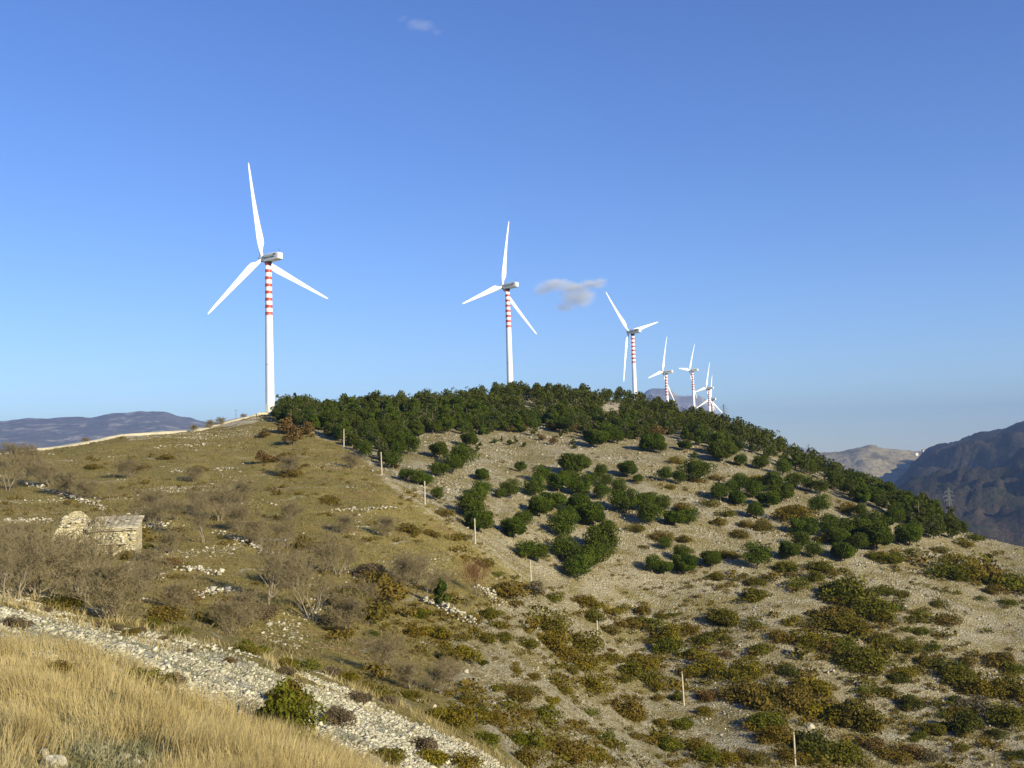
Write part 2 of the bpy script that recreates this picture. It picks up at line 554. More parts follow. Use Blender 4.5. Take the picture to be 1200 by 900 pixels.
# behind the crest
Z(-150, (300, -5), (450, -35), (800, -110), (1500, -230), (2500, -300))
Z(0, (290, 2), (340, -4), (480, -35), (800, -110), (1500, -230), (2500, -300))
Z(150, (300, 6), (360, -2), (500, -30), (800, -105), (1500, -230), (2500, -300))
Z(300, (330, 12), (400, 4), (520, -20), (800, -90), (1500, -230), (2500, -300))
Z(450, (350, 19), (420, 14), (560, -8), (800, -60), (1500, -230), (2500, -300))
Z(600, (400, 24), (450, 22), (600, 8), (800, -25), (1500, -220), (2500, -300))
Z(750, (420, 23), (600, 17), (1000, 0), (1600, -160), (2500, -300))
Z(900, (380, 0), (520, -22), (800, -45), (1200, -90), (1800, -230), (2500, -300))
Z(1050, (310, -14), (345, -20), (450, -55), (700, -120), (1200, -200), (2500, -300))
Z(1200, (330, -32), (450, -72), (700, -130), (1200, -210), (2500, -300))
Z(1350, (330, -42), (450, -82), (700, -140), (1200, -220), (2500, -300))
for hx, hy, d, al, ph in TURB:
    p = at(hx, hy, d)
    th, _ = th_e(hx, hy)
    ctrl.append((th, d, p[2] - HUBH))
    if d > 400:
        ctrl.append((th - 0.03, d, p[2] - HUBH - 4))
        ctrl.append((th + 0.03, d, p[2] - HUBH - 9))

KA = 3.2
ca = np.array([(c[0] * KA, math.log(c[1])) for c in ctrl])
cv = np.array([c[2] / c[1] for c in ctrl])
def _tk(d2):
    return 0.5 * d2 * np.log(d2 + 1e-12)
n_ = len(ca)
A_ = np.zeros((n_ + 3, n_ + 3))
A_[:n_, :n_] = _tk(((ca[:, None, :] - ca[None]) ** 2).sum(-1)) + np.eye(n_) * 0.002
A_[:n_, n_] = 1
A_[:n_, n_ + 1:] = ca
A_[n_, :n_] = 1
A_[n_ + 1:, :n_] = ca.T
w_ = np.linalg.solve(A_, np.concatenate([cv, np.zeros(3)]))
def tps(th, r):
    a, b = th * KA, np.log(r)
    out = w_[n_] + w_[n_ + 1] * a + w_[n_ + 2] * b
    for i in range(n_):
        out = out + w_[i] * _tk((a - ca[i, 0]) ** 2 + (b - ca[i, 1]) ** 2)
    return out

TH = np.concatenate([np.linspace(-math.pi, -0.58, 22)[:-1], np.linspace(-0.58, 0.58, 430), np.linspace(0.58, math.pi, 22)[1:]])
RR = np.concatenate([np.geomspace(1.2, 14, 40)[:-1], np.geomspace(14, 60, 150)[:-1], np.geomspace(60, 400, 330)[:-1],
                     np.geomspace(400, 1500, 70)[:-1], np.geomspace(1500, 20000, 26)])
LR = np.log(RR)
TG, RG = np.meshgrid(TH, RR, indexing='ij')
thc = np.clip(TG, -0.5, 0.5)
ZG = tps(thc, np.minimum(RG, 2500)) * np.minimum(RG, 2500)
gen = np.maximum(-1.8 - 0.16 * RG, -300)
wside = sstep(0.55, 2.6, np.abs(TG))
ZG = ZG * (1 - wside) + gen * wside
wf = sstep(1700, 2500, RG)
ZG = ZG * (1 - wf) - 300 * wf
XG, YG = RG * np.sin(TG), RG * np.cos(TG)
amp = sstep(25, 90, RG) * (1 - sstep(1500, 2500, RG))
ZG = ZG + amp * ((fbm(XG / 17, YG / 17, 3, 4) - 0.5) * 1.5 + (fbm(XG / 4.5, YG / 4.5, 9, 3) - 0.5) * 0.55)
ZG = ZG + (1 - amp) * sstep(3, 12, RG) * (1 - wf) * ((fbm(XG / 6, YG / 6, 5, 3) - 0.5) * 0.5 + (fbm(XG / 1.3, YG / 1.3, 6, 3) - 0.5) * 0.14)
# an earth bank showing in a gap of the wood
_bk = at(719, 482, 336)
ZG = ZG + 2.0 * np.exp(-(((XG - _bk[0]) / 4.5) ** 2 + ((YG - _bk[1]) / 5.0) ** 2))
ZG[-1] = ZG[0]

def H(x, y):
    x, y = np.asarray(x, float), np.asarray(y, float)
    th, r = np.arctan2(x, y), np.hypot(x, y)
    fi = np.interp(th, TH, np.arange(len(TH)))
    fj = np.interp(np.log(np.maximum(r, RR[0])), LR, np.arange(len(RR)))
    i = np.minimum(fi.astype(int), len(TH) - 2)
    j = np.minimum(fj.astype(int), len(RR) - 2)
    u, v = fi - i, fj - j
    return (ZG[i, j] * (1 - u) + ZG[i + 1, j] * u) * (1 - v) + (ZG[i, j + 1] * (1 - u) + ZG[i + 1, j + 1] * u) * v

def G(px, py, rmin=12.0):
    """first point of the terrain seen at a pixel"""
    th, e = th_e(px, py)
    fi = np.interp(th, TH, np.arange(len(TH)))
    i = int(min(fi, len(TH) - 2))
    u = fi - i
    prof = (ZG[i] * (1 - u) + ZG[i + 1] * u) / RR
    ok = np.where((prof >= e) & (RR > rmin) & (RR < 1500))[0]
    if len(ok) == 0:
        return None
    j = ok[0]
    r = RR[j]
    if j > 0 and prof[j - 1] < e:
        t = (e - prof[j - 1]) / (prof[j] - prof[j - 1] + 1e-12)
        r = RR[j - 1] + t * (RR[j] - RR[j - 1])
    x, y = r * math.sin(th), r * math.cos(th)
    return np.array([x, y, float(H(x, y))])

def GN(px, py):
    """like G but for a pixel at or just above the crest: steps down until it hits"""
    for k in range(60):
        g = G(px, py + k)
        if g is not None:
            return g
    return at(px, py, 250)

# zones of the ground cover
STRAW = [(-600, 700), (-200, 735), (0, 755), (60, 762), (120, 775), (200, 805), (300, 845), (430, 900), (560, 965), (640, 1500), (-900, 1500)]
SCREE = [(-400, 640), (0, 705), (60, 717), (130, 735), (200, 752), (270, 770), (330, 785), (400, 808), (460, 835), (530, 868),
         (590, 898), (700, 950), (760, 1000), (560, 975), (430, 900), (300, 845), (200, 805), (120, 775), (0, 752), (-400, 690)]
STONY = [(318, 489), (403, 521), (447, 552), (498, 587), (557, 633), (623, 684), (560, 735), (500, 790), (570, 860), (640, 930), (800, 1060),
         (1500, 1060), (1500, 560), (1125, 600), (900, 480), (750, 420), (600, 400), (320, 440)]
BREAK = [(362, 503), (403, 524), (430, 540), (447, 556), (475, 580), (498, 594), (530, 618), (557, 640), (590, 664), (640, 700)]
PATH = [(640, 692), (700, 684), (760, 680), (850, 678), (930, 668), (985, 655), (1050, 648), (1100, 640), (1132, 630)]
PALE = [(150, 511), (200, 506), (245, 499), (300, 493)]
def zones(x, y, z):
    px, py = proj(np.stack([x, y, z], -1))
    r = np.hypot(x, y)
    front = y > 1
    wob = (fbm(x / 2.4, y / 2.4, 21, 4) - 0.5)
    q = px + wob * 60 * np.minimum(1, 60 / r), py + wob * 60 * np.minimum(1, 60 / r)
    near = (r < 62)
    straw = np.where(front & (r < 58), sstep(-7, 7, poly_sd(STRAW, *q)), 0)
    straw = np.where((r < 14) | (~front & (r < 58)), 1, straw)
    scree = np.where(front & near, sstep(-6, 6, poly_sd(SCREE, *q)), 0)
    wob2 = (fbm(x / 9.0, y / 9.0, 31, 4) - 0.5) * 50
    stony = np.where(front & (r > 40), sstep(-16, 16, poly_sd(STONY, px + wob2, py + wob2 * 0.4)), 0)
    tr = (1 - sstep(2, 9.5, line_d(BREAK, px + wob * 22, py))) * (0.5 + 1.0 * fbm(x / 2.5, y / 2.5, 25, 3))
    tr = np.maximum(tr * 0.44, 0.46 * (1 - sstep(1.2, 4.0, line_d(PATH, px, py + wob * 7))))
    tr = np.maximum(tr, 0.58 * (1 - sstep(2.0, 6.5, line_d(PALE, px, py + wob * 10))))
    tr = np.maximum(tr, 0.95 * np.exp(-(((px - 719) / 15) ** 2 + ((py - 477) / 6) ** 2) ** 2))
    track = np.where(front & (r > 120) & (r < 420), tr, 0)
    return straw, scree, stony, track

nI, nJ = ZG.shape
zs = zones(XG.ravel(), YG.ravel(), ZG.ravel())
idx = np.arange(nI * nJ).reshape(nI, nJ)
Fq = np.stack([idx[:-1, :-1], idx[:-1, 1:], idx[1:, 1:], idx[1:, :-1]], -1).reshape(-1, 4)
ground = obj('ground', mesh_np('ground', np.stack([XG, YG, ZG], -1).reshape(-1, 3), Fq, M['ground'], True, {'zone': np.stack(zs, -1)}))
tag(ground, kind='structure')

# ------------------------------------------------------------------ far mountains
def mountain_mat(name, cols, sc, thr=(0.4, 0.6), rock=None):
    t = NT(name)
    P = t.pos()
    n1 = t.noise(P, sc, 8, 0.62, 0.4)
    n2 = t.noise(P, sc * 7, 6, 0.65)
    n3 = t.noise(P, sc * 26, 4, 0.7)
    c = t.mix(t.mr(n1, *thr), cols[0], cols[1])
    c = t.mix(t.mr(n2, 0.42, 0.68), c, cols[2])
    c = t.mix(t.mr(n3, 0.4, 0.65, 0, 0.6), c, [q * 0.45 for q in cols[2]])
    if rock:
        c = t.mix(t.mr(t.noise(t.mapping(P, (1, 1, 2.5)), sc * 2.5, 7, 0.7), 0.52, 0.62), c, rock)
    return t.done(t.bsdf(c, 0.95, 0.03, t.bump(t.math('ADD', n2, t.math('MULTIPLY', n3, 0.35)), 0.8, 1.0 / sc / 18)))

def mountain(name, prof, d_front, d_ridge, zbase, nz, wl, mat, seed, pw=1.0, nth=150, nr=60, back=1.35, ridged=0.0, warp=None, det=0.16):
    pxs = np.array([p[0] for p in prof], float)
    ths, es = zip(*[th_e(*p) for p in prof])
    th = np.linspace(ths[0], ths[-1], nth)
    e = np.interp(th, ths, es)
    k = np.array([1, 2, 3, 2, 1]) / 9
    e = np.convolve(np.pad(e, 2, mode='edge'), k, 'valid')
    zr = e * d_ridge
    t = np.concatenate([np.linspace(0, 1, nr), np.linspace(1, 2, nr // 3)[1:]])
    T, Tt = np.meshgrid(th, t, indexing='ij')
    ridge_wob = 1 + 0.05 * (fbm(T * 14, T * 0 + seed, seed, 3) - 0.5)
    rr = np.where(Tt <= 1, d_front + (d_ridge * ridge_wob - d_front) * Tt, d_ridge * ridge_wob * (1 + (back - 1) * (Tt - 1)))
    s = np.where(Tt <= 1, Tt ** pw, 2 - Tt)
    x, y = rr * np.sin(T), rr * np.cos(T)
    zz = zbase + (zr[:, None] - zbase) * s
    zz = np.where(Tt <= 1, zz * (rr / d_ridge) ** 0.0, zz)
    f = fbm(x / wl, y / wl, seed, 6)
    if ridged:
        a, b = (x * math.cos(warp) + y * math.sin(warp)), (-x * math.sin(warp) + y * math.cos(warp))
        g = fbm(a / wl + 0.6 * f, b / (wl * 3.2), seed + 5, 5)
        f = (1 - ridged) * f + ridged * (1 - np.abs(2 * g - 1) * 1.6)
    win = np.where(Tt <= 1, np.sin(np.pi * np.clip(Tt, 0, 1)) ** 0.7 * (1 - 0.5 * Tt), 0.15)
    zz = zz + (f - 0.5) * nz * win + (fbm(x / (wl * 0.12), y / (wl * 0.12), seed + 9, 4) - 0.5) * nz * det
    I, J = zz.shape
    ix = np.arange(I * J).reshape(I, J)
    F = np.stack([ix[:-1, :-1], ix[:-1, 1:], ix[1:, 1:], ix[1:, :-1]], -1).reshape(-1, 4)
    o = obj(name, mesh_np(name, np.stack([x, y, zz], -1).reshape(-1, 3), F, mat, True))
    tag(o, kind='structure')
    return o

mA = mountain_mat('wooded_mountain', [(0.12, 0.095, 0.07), (0.19, 0.16, 0.11), (0.13, 0.125, 0.075)], 0.0022, (0.45, 0.6), (0.34, 0.30, 0.22))
mB = mountain_mat('rocky_peak', [(0.24, 0.22, 0.19), (0.55, 0.52, 0.46), (0.18, 0.17, 0.15)], 0.003, (0.44, 0.6))
mC = mountain_mat('cream_hill', [(0.40, 0.34, 0.20), (0.20, 0.175, 0.09), (0.32, 0.265, 0.165)], 0.0035, (0.48, 0.62))
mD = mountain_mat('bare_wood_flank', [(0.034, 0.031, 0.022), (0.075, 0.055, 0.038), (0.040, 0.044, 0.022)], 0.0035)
mountain('mountain', [(-420, 512), (-250, 500), (-120, 494), (0, 492), (30, 488), (62, 489), (100, 489), (125, 486), (150, 483), (170, 482), (192, 483),
         (215, 489), (240, 494), (280, 500), (340, 512), (420, 530)], 6000, 11000, -300, 240, 1200, mA, 11, 0.9)
mountain('mountain', [(640, 540), (700, 505), (728, 478), (745, 466), (757, 458), (768, 455), (779, 454), (788, 458), (797, 464), (806, 463), (815, 463), (826, 468), (838, 480),
         (852, 494), (880, 508), (920, 522), (980, 534), (1040, 545)], 8500, 12500, -300, 380, 900, mB, 23, 1.2, 200, 50)
mountain('mountain', [(900, 545), (935, 535), (960, 531), (985, 528), (1008, 524), (1018, 523), (1032, 524), (1050, 526), (1068, 528), (1085, 529), (1110, 531), (1150, 535),
         (1200, 545)], 3600, 5600, -300, 170, 520, mC, 31, 0.75, 150, 60)
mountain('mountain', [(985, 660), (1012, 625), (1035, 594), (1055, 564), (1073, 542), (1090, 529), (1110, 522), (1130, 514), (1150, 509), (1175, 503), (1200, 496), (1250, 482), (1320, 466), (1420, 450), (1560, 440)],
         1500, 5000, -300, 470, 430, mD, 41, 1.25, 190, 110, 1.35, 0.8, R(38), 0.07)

# ------------------------------------------------------------------ dirt road along the left crest
def road():
    t = NT('white_road_gravel')
    P = t.pos()
    n = t.noise(P, 1.2, 6, 0.65)
    M['road'] = t.done(t.bsdf(t.mix(n, (0.44, 0.39, 0.26), (0.58, 0.52, 0.37)), 0.95, 0.05, t.bump(n, 0.7, 0.15)))
    pts = [(-150, 556), (-60, 543), (0, 534), (40, 526), (90, 516), (130, 510), (180, 503), (230, 496), (270, 491), (300, 487), (316, 485)]
    ds = [224, 229, 232, 236, 241, 246, 254, 263, 272, 281, 287]
    px = np.linspace(-150, 316, 150)
    dd = np.interp(px, [p[0] for p in pts], ds)
    py = np.interp(px, [p[0] for p in pts], [p[1] for p in pts])
    k = np.ones(9) / 9
    c = []
    for a, b_, d in zip(px, py, dd):
        th, _ = th_e(a, b_)
        rs_ = np.linspace(d - 25, d + 28, 110)
        zz = H(rs_ * math.sin(th), rs_ * math.cos(th))
        k0 = int(np.argmax(zz / rs_))
        c.append((rs_[k0] * math.sin(th), rs_[k0] * math.cos(th), zz[k0]))
    c = np.array(c)
    for _ in range(2):
        for q in range(2):
            c[6:-6, q] = np.convolve(c[:, q], np.ones(13) / 13, 'valid')
    c[:, 2] = H(c[:, 0], c[:, 1]) + 0.55
    for q in range(3):
        c[4:-4, q] = np.convolve(c[:, q], k, 'valid')
    tg = np.gradient(c, axis=0)
    tg[:, 2] = 0
    tg /= np.linalg.norm(tg, axis=1)[:, None]
    nrm = np.stack([tg[:, 1], -tg[:, 0], 0 * tg[:, 0]], -1)       # towards the camera
    jit = (fbm(np.arange(150) / 3.0, np.zeros(150), 3, 3) - 0.5)
    rows = []
    for off, dz in ((2.6, -0.9), (2.1, -0.42), (1.8, -0.1), (-1.8, -0.02), (-2.6, -0.6), (-4.0, -2.2)):
        p = c + nrm * (off + jit[:, None] * 0.9)
        p[:, 2] = c[:, 2] + dz + jit * 0.25
        rows.append(p)
    V = np.stack(rows, 1)
    I, J = V.shape[:2]
    ix = np.arange(I * J).reshape(I, J)
    F = np.stack([ix[:-1, :-1], ix[:-1, 1:], ix[1:, 1:], ix[1:, :-1]], -1).reshape(-1, 4)
    tag(obj('dirt_road', mesh_np('dirt_road', V.reshape(-1, 3), F, M['road'], False)), kind='structure')
road()

# ------------------------------------------------------------------ wind turbines
def turbine_parts():
    P = {}
    bm = bmesh.new()
    rb, rt, ht = 1.22, 0.84, HUBH - 1.25
    lathe(bm, [(rb + (rt - rb) * k / 10, -1.5 + (ht + 1.5) * k / 10) for k in range(11)], 28)
    P['tower'] = bm_mesh('tower', bm, M['white'], True)
    for z in (ht / 3, 2 * ht / 3):
        pass
    bands = []
    for k in range(8):
        z1 = ht - 0.05 - k * 1.92
        z0 = z1 - 0.86
        def rad(z):
            return rb + (rt - rb) * (z + 1.5) / (ht + 1.5) + 0.014
        bm = bmesh.new()
        lathe(bm, [(rad(z0), z0), (rad(z1), z1)], 28)
        bands.append(bm_mesh('red_band', bm, M['red'], False))
    P['bands'] = bands
    # door and flange at the foot
    bm = bmesh.new()
    lathe(bm, [(1.75, -1.5), (1.75, 0.25), (1.6, 0.35)], 28)
    P['foundation'] = bm_mesh('foundation', bm, M['concrete'])
    bm = bmesh.new()
    box(bm, (1.12, -0.45, 0.5), (1.27, 0.45, 2.6))
    P['door'] = bm_mesh('door', bm, M['nacelle'])
    bm = bmesh.new()
    lathe(bm, [(1, -0.07), (1.02, 0), (1, 0.07)], 28)
    P['flange'] = bm_mesh('flange', bm, M['concrete'])
    # nacelle: lofted rounded sections along x
    def sec(x, w, z0, z1, c):
        pts = []
        for sx, sz, a0 in ((1, 1, 0), (-1, 1, 90), (-1, -1, 180), (1, -1, 270)):
            for k in range(4):
                a = R(a0 + 30 * k)
                pts.append((x, sx * (w - c) + c * math.cos(a), (z1 - c if sz > 0 else z0 + c) + c * math.sin(a)))
        return pts
    bm = bmesh.new()
    loft(bm, [sec(1.6, 0.72, -0.75, 0.72, 0.5), sec(1.35, 0.92, -0.98, 0.9, 0.4), (sec(0.6, 1.06, -1.22, 1.05, 0.28)), sec(-1.2, 1.12, -1.22, 1.14, 0.3),
              sec(-2.9, 1.1, -1.16, 1.16, 0.3), sec(-4.5, 1.0, -1.0, 1.14, 0.3), sec(-4.9, 0.86, -0.82, 1.0, 0.3)])
    P['nacelle'] = bm_mesh('nacelle', bm, M['nacelle'], False)
    bm = bmesh.new()
    lathe(bm, [(0.98, HUBH - 1.55), (1.02, HUBH - 1.19)], 28)
    P['yaw'] = bm_mesh('yaw_ring', bm, M['dark'])
    vents = []
    for s in (1, -1):
        bm = bmesh.new()
        for k in range(4):
            box(bm, (-3.9, s * 1.085 - 0.05, 0.48 + 0.09 * k), (-3.1, s * 1.085 + 0.05, 0.53 + 0.09 * k))
        vents.append(bm_mesh('vent', bm, M['dark']))
    P['vents'] = vents
    bm = bmesh.new()
    tube(bm, (-4.2, 0.3, 1.25), (-4.2, 0.3, 2.1), 0.03, 0.03)
    tube(bm, (-4.2, -0.3, 1.25), (-4.2, -0.3, 2.1), 0.03, 0.03)
    tube(bm, (-4.2, -0.45, 2.05), (-4.2, 0.45, 2.05), 0.03, 0.03)
    P['mast'] = bm_mesh('wind_vane_mast', bm, M['dark'])
    # spinner
    bm = bmesh.new()
    prof = [(0.78, 1.5), (0.86, 1.9), (0.84, 2.65), (0.70, 3.1), (0.42, 3.4), (0.12, 3.5)]
    lathe(bm, prof, 20)
    bmesh.ops.rotate(bm, verts=bm.verts[:], cent=(0, 0, 0), matrix=Matrix.Rotation(R(90), 3, 'Y'))
    P['spinner'] = bm_mesh('spinner', bm, M['nacelle'], True)
    # blade along +z from the hub axis, chord in the rotor plane (y)
    bm = bmesh.new()
    rings = []
    #  s, chord, thickness, offset of the chord's middle, twist
    tab = [(0.55, 1.0, 1.0, 0, 0), (1.5, 1.0, 0.95, 0, 0), (2.4, 1.2, 0.8, -0.08, 12), (4.2, 2.15, 0.52, -0.42, 12), (5.6, 2.25, 0.42, -0.44, 10), (9, 1.85, 0.30, -0.32, 7),
           (13, 1.45, 0.22, -0.22, 4), (17, 1.12, 0.16, -0.14, 2), (21, 0.82, 0.11, -0.08, 1), (24, 0.58, 0.08, -0.03, 0), (25.3, 0.36, 0.05, 0.0, 0), (25.75, 0.12, 0.03, 0.05, 0)]
    for s, ch, tk, off, tw in tab:
        bend = -0.8 * (s / 25.7) ** 2.2
        ring = []
        for k in range(14):
            a = 2 * math.pi * k / 14
            yy = 0.5 * ch * math.cos(a)
            xx = 0.5 * tk * math.sin(a) * (1.0 if s < 2 else (0.55 + 0.45 * math.cos(a)) if math.cos(a) > -0.99 else 0.1)
            c_, s_ = math.cos(R(tw)), math.sin(R(tw))
            y2, x2 = yy * c_ - xx * s_ + off, yy * s_ + xx * c_
            ring.append((x2 + 2.4 + bend, y2, s))
        rings.append(ring)
    loft(bm, rings)
    P['blade'] = bm_mesh('blade', bm, M['white'], True)
    # lettering on the nacelle's flank
    P['letter'] = []
    for word, x0, x1 in (('Gamesa', 1.0, -1.4), ('Eolica', -1.7, -3.7)):
        P['letter'].append(word_mesh(word, x0, x1))
    return P

def word_mesh(word, x0, x1):
    cu = bpy.data.curves.new('lettering', 'FONT')
    cu.body = word
    cu.size = 0.92
    cu.align_x, cu.align_y = 'CENTER', 'CENTER'
    cu.extrude = 0.012
    to = bpy.data.objects.new('lettering_source', cu)
    COL.objects.link(to)
    dg = bpy.context.evaluated_depsgraph_get()
    me = bpy.data.meshes.new_from_object(to.evaluated_get(dg))
    bpy.data.objects.remove(to)
    xs = [v.co.x for v in me.vertices]
    sc = (x0 - x1) / (max(xs) - min(xs))
    mid = (max(xs) + min(xs)) / 2
    for v in me.vertices:
        v.co = Vector((-(v.co.x - mid) * sc + (x0 + x1) / 2, 1.135 + v.co.z, v.co.y * 1.05 + 0.02))
    me.materials.clear()
    me.materials.append(M['letter'])
    me.name = 'lettering'
    return me

TP = turbine_parts()
TLAB = ['nearest and tallest white wind turbine, red-banded tower rising beside the dirt road',
        'white wind turbine with red-banded tower rising behind the top of the pine wood',
        'white wind turbine right of the small cloud, one blade pointing down left of its tower',
        'white wind turbine standing just in front of the grey rocky peak',
        'far white turbine with one level blade and one hanging down its tower',
        'small far wind turbine, upper of two overlapping rotors at the right end of the row',
        'farthest wind turbine, lower rotor showing behind the tower of the last but one']
for (hx, hy, d, al, ph), lab in zip(TURB, TLAB):
    hub = at(hx, hy, d)
    th = math.atan2(hub[0], hub[1])
    az = th - R(al)                                  # compass direction the rotor faces
    ax = np.array([math.sin(az), math.cos(az)])
    base = Vector((hub[0] - ax[0] * 2.4, hub[1] - ax[1] * 2.4, hub[2] - HUBH))
    rz = math.atan2(ax[1], ax[0])
    r = empty('wind_turbine', base, rz)
    tag(r, lab, 'wind turbine', 'wind turbines along the ridge')
    tw = obj('tower', TP['tower'], r)
    for b in TP['bands']:
        obj('red_band', b, tw)
    obj('foundation', TP['foundation'], r)
    for z in (13.2, 26.6):
        obj('flange', TP['flange'], tw, loc=(0, 0, z), scale=(1.22 - 0.38 * (z + 1.5) / 42.25 + 0.02,) * 2 + (1,))
    obj('door', TP['door'], tw, rot=(0, 0, R(100)))
    na = obj('nacelle', TP['nacelle'], r, loc=(0, 0, HUBH - 0.06), scale=(0.95, 0.92, 0.9))
    obj('yaw_ring', TP['yaw'], r)
    for v in TP['vents']:
        obj('vent', v, na)
    obj('wind_vane_mast', TP['mast'], na)
    for me in TP['letter']:
        obj('lettering', me, na)
    obj('spinner', TP['spinner'], r, loc=(0, 0, HUBH))
    for k in range(3):
        obj('blade', TP['blade'], r, loc=(0, 0, HUBH), rot=(R(ph + 120 * k), 0, 0))

# ------------------------------------------------------------------ foliage prototypes
def foliage(puffs, per, size, r, flat=1.0, jit=0.7, up=0.15):
    """quads spread over the skins of many puffs -> V, F, tint"""
    V, T = [], []
    for (c, rad) in puffs:
        n = max(6, int(per * (rad[0] * rad[1] + rad[0] * rad[2]) * 0.5 / (puffs[0][1][0] ** 2)))
        d = r.normal(size=(n, 3))
        d[:, 2] += up
        d /= np.linalg.norm(d, axis=1)[:, None]
        p = np.array(c) + d * np.array(rad) * r.uniform(0.72, 1.12, (n, 1))
        nn = d + r.normal(size=(n, 3)) * jit
        nn /= np.linalg.norm(nn, axis=1)[:, None]
        a = np.cross(nn, r.normal(size=(n, 3)))
        a /= np.linalg.norm(a, axis=1)[:, None] + 1e-9
        b = np.cross(nn, a)
        s = size * r.uniform(0.6, 1.35, (n, 1))
        q = np.stack([p - a * s, p - b * s * 0.62 * flat, p + a * s, p + b * s * 0.62 * flat], 1)
        V.append(q.reshape(-1, 3))
        base = r.uniform(0.1, 0.9)
        T.append(np.repeat(np.clip(base + r.normal(size=n) * 0.22, 0, 1), 4))
    V = np.concatenate(V)
    ext = np.abs(V).max()
    V = V * (1 + 0.30 * (fbm(V[:, 0] / ext * 1.7 + puffs[0][0][0] * 9, V[:, 1] / ext * 1.7 + V[:, 2] / ext, int(len(puffs)), 2) - 0.5))[:, None]
    V[:, 2] = np.maximum(V[:, 2], 0.0)
    F = np.arange(len(V)).reshape(-1, 4)
    return V, F, np.concatenate(T)

def crown_puffs(r, n, w, h, z0, shape):
    out = []
    for k in range(n):
        for _ in range(30):
            a, q, u = r.uniform(0, 2 * math.pi), math.sqrt(r.uniform(0, 1)), r.uniform(0, 1)
            if shape == 'round':
                lim = math.sqrt(max(0.0, 1 - (2 * u - 0.9) ** 2 / 1.25))
            elif shape == 'cone':
                lim = (1 - u) ** 0.8 + 0.10
            elif shape == 'oval':
                lim = math.sqrt(max(0.0, 1 - (2 * u - 0.8) ** 2 / 1.6)) * 0.95
            else:
                lim = math.sqrt(max(0.0, 1 - u * u))
            if q < lim and (q > lim * 0.35 or r.uniform() < 0.35):
                break
        rad = w * r.uniform(0.12, 0.27) * (1.0 if shape != 'cone' else (1.15 - 0.7 * u))
        out.append((np.array([math.cos(a) * q * w * 0.43, math.sin(a) * q * w * 0.43, z0 + rad * 0.5 + u * (h - z0 - rad * 1.1)]), np.array([rad, rad, rad * r.uniform(0.62, 0.85)])))
    return out

def trunk_mesh(r, h, r0, lean=0.05, limbs=5, hw=0.8, mat='bark', name='trunk'):
    bm = bmesh.new()
    p = Vector((0, 0, -0.35))
    pts = [p]
    for k in range(4):
        p = p + Vector((r.normal() * lean * h, r.normal() * lean * h, (h + 0.35) / 4))
        pts.append(p)
    for k in range(4):
        tube(bm, pts[k], pts[k + 1], r0 * (1 - 0.2 * k), r0 * (1 - 0.2 * (k + 1)), 7, k == 0)
    for k in range(limbs):
        t = r.uniform(0.45, 0.95)
        b = pts[0].lerp(pts[-1], t)
        a = r.uniform(0, 2 * math.pi)
        e = b + Vector((math.cos(a) * hw, math.sin(a) * hw, r.uniform(0.2, 0.6) * hw))
        tube(bm, b, e, r0 * 0.45, r0 * 0.15, 5, False)
    return bm_mesh(name, bm, M[mat], True)

def make_pine(seed, shape, w, h, z0, n, mat, size=0.17, per=120):
    r = np.random.default_rng(seed)
    V, F, T = foliage(crown_puffs(r, n, w, h, z0, shape), per, size, r)
    cm = mesh_np('crown', V, F, M[mat], False, {'tint': T})
    tm = trunk_mesh(r, h * 0.8, 0.035 * h, 0.02, 6, w * 0.28)
    return cm, tm

PINES = [make_pine(100 + k, 'round', 1.0 * 4.4, 4.0 + 0.3 * (k % 3), 0.55 + 0.12 * (k % 3), 34 + k, 'pine', 0.125, 190) for k in range(6)]
FIRS = [make_pine(200 + k, ('oval', 'cone', 'cone', 'oval')[k % 4], (3.9, 3.7, 3.2, 4.2)[k % 4], (5.2, 5.9, 5.6, 4.6)[k % 4], 0.5, 26, ('fir', 'pine', 'fir')[k % 3], 0.15, 120) for k in range(8)]
RUSTS = [make_pine(300 + k, 'round', 3.0, 2.6, 0.2, 18, 'rust', 0.16, 80) for k in range(2)]
SAPS = [make_pine(320 + k, 'cone', 1.2, 2.2, 0.1, 10, 'fir', 0.12, 50) for k in range(2)]
EVERG = make_pine(340, 'cone', 2.0, 4.2, 0.5, 20, 'fir', 0.14, 70)

def plant_tree(name, proto, pos, scale, rz, label, cat, group, sxy=None, leafname='crown'):
    o = empty(name, (pos[0], pos[1], pos[2]), rz)
    o.scale = (sxy or scale, sxy or scale, scale)
    tag(o, label, cat, group)
    obj(leafname, proto[0], o)
    obj('trunk', proto[1], o)
    return o

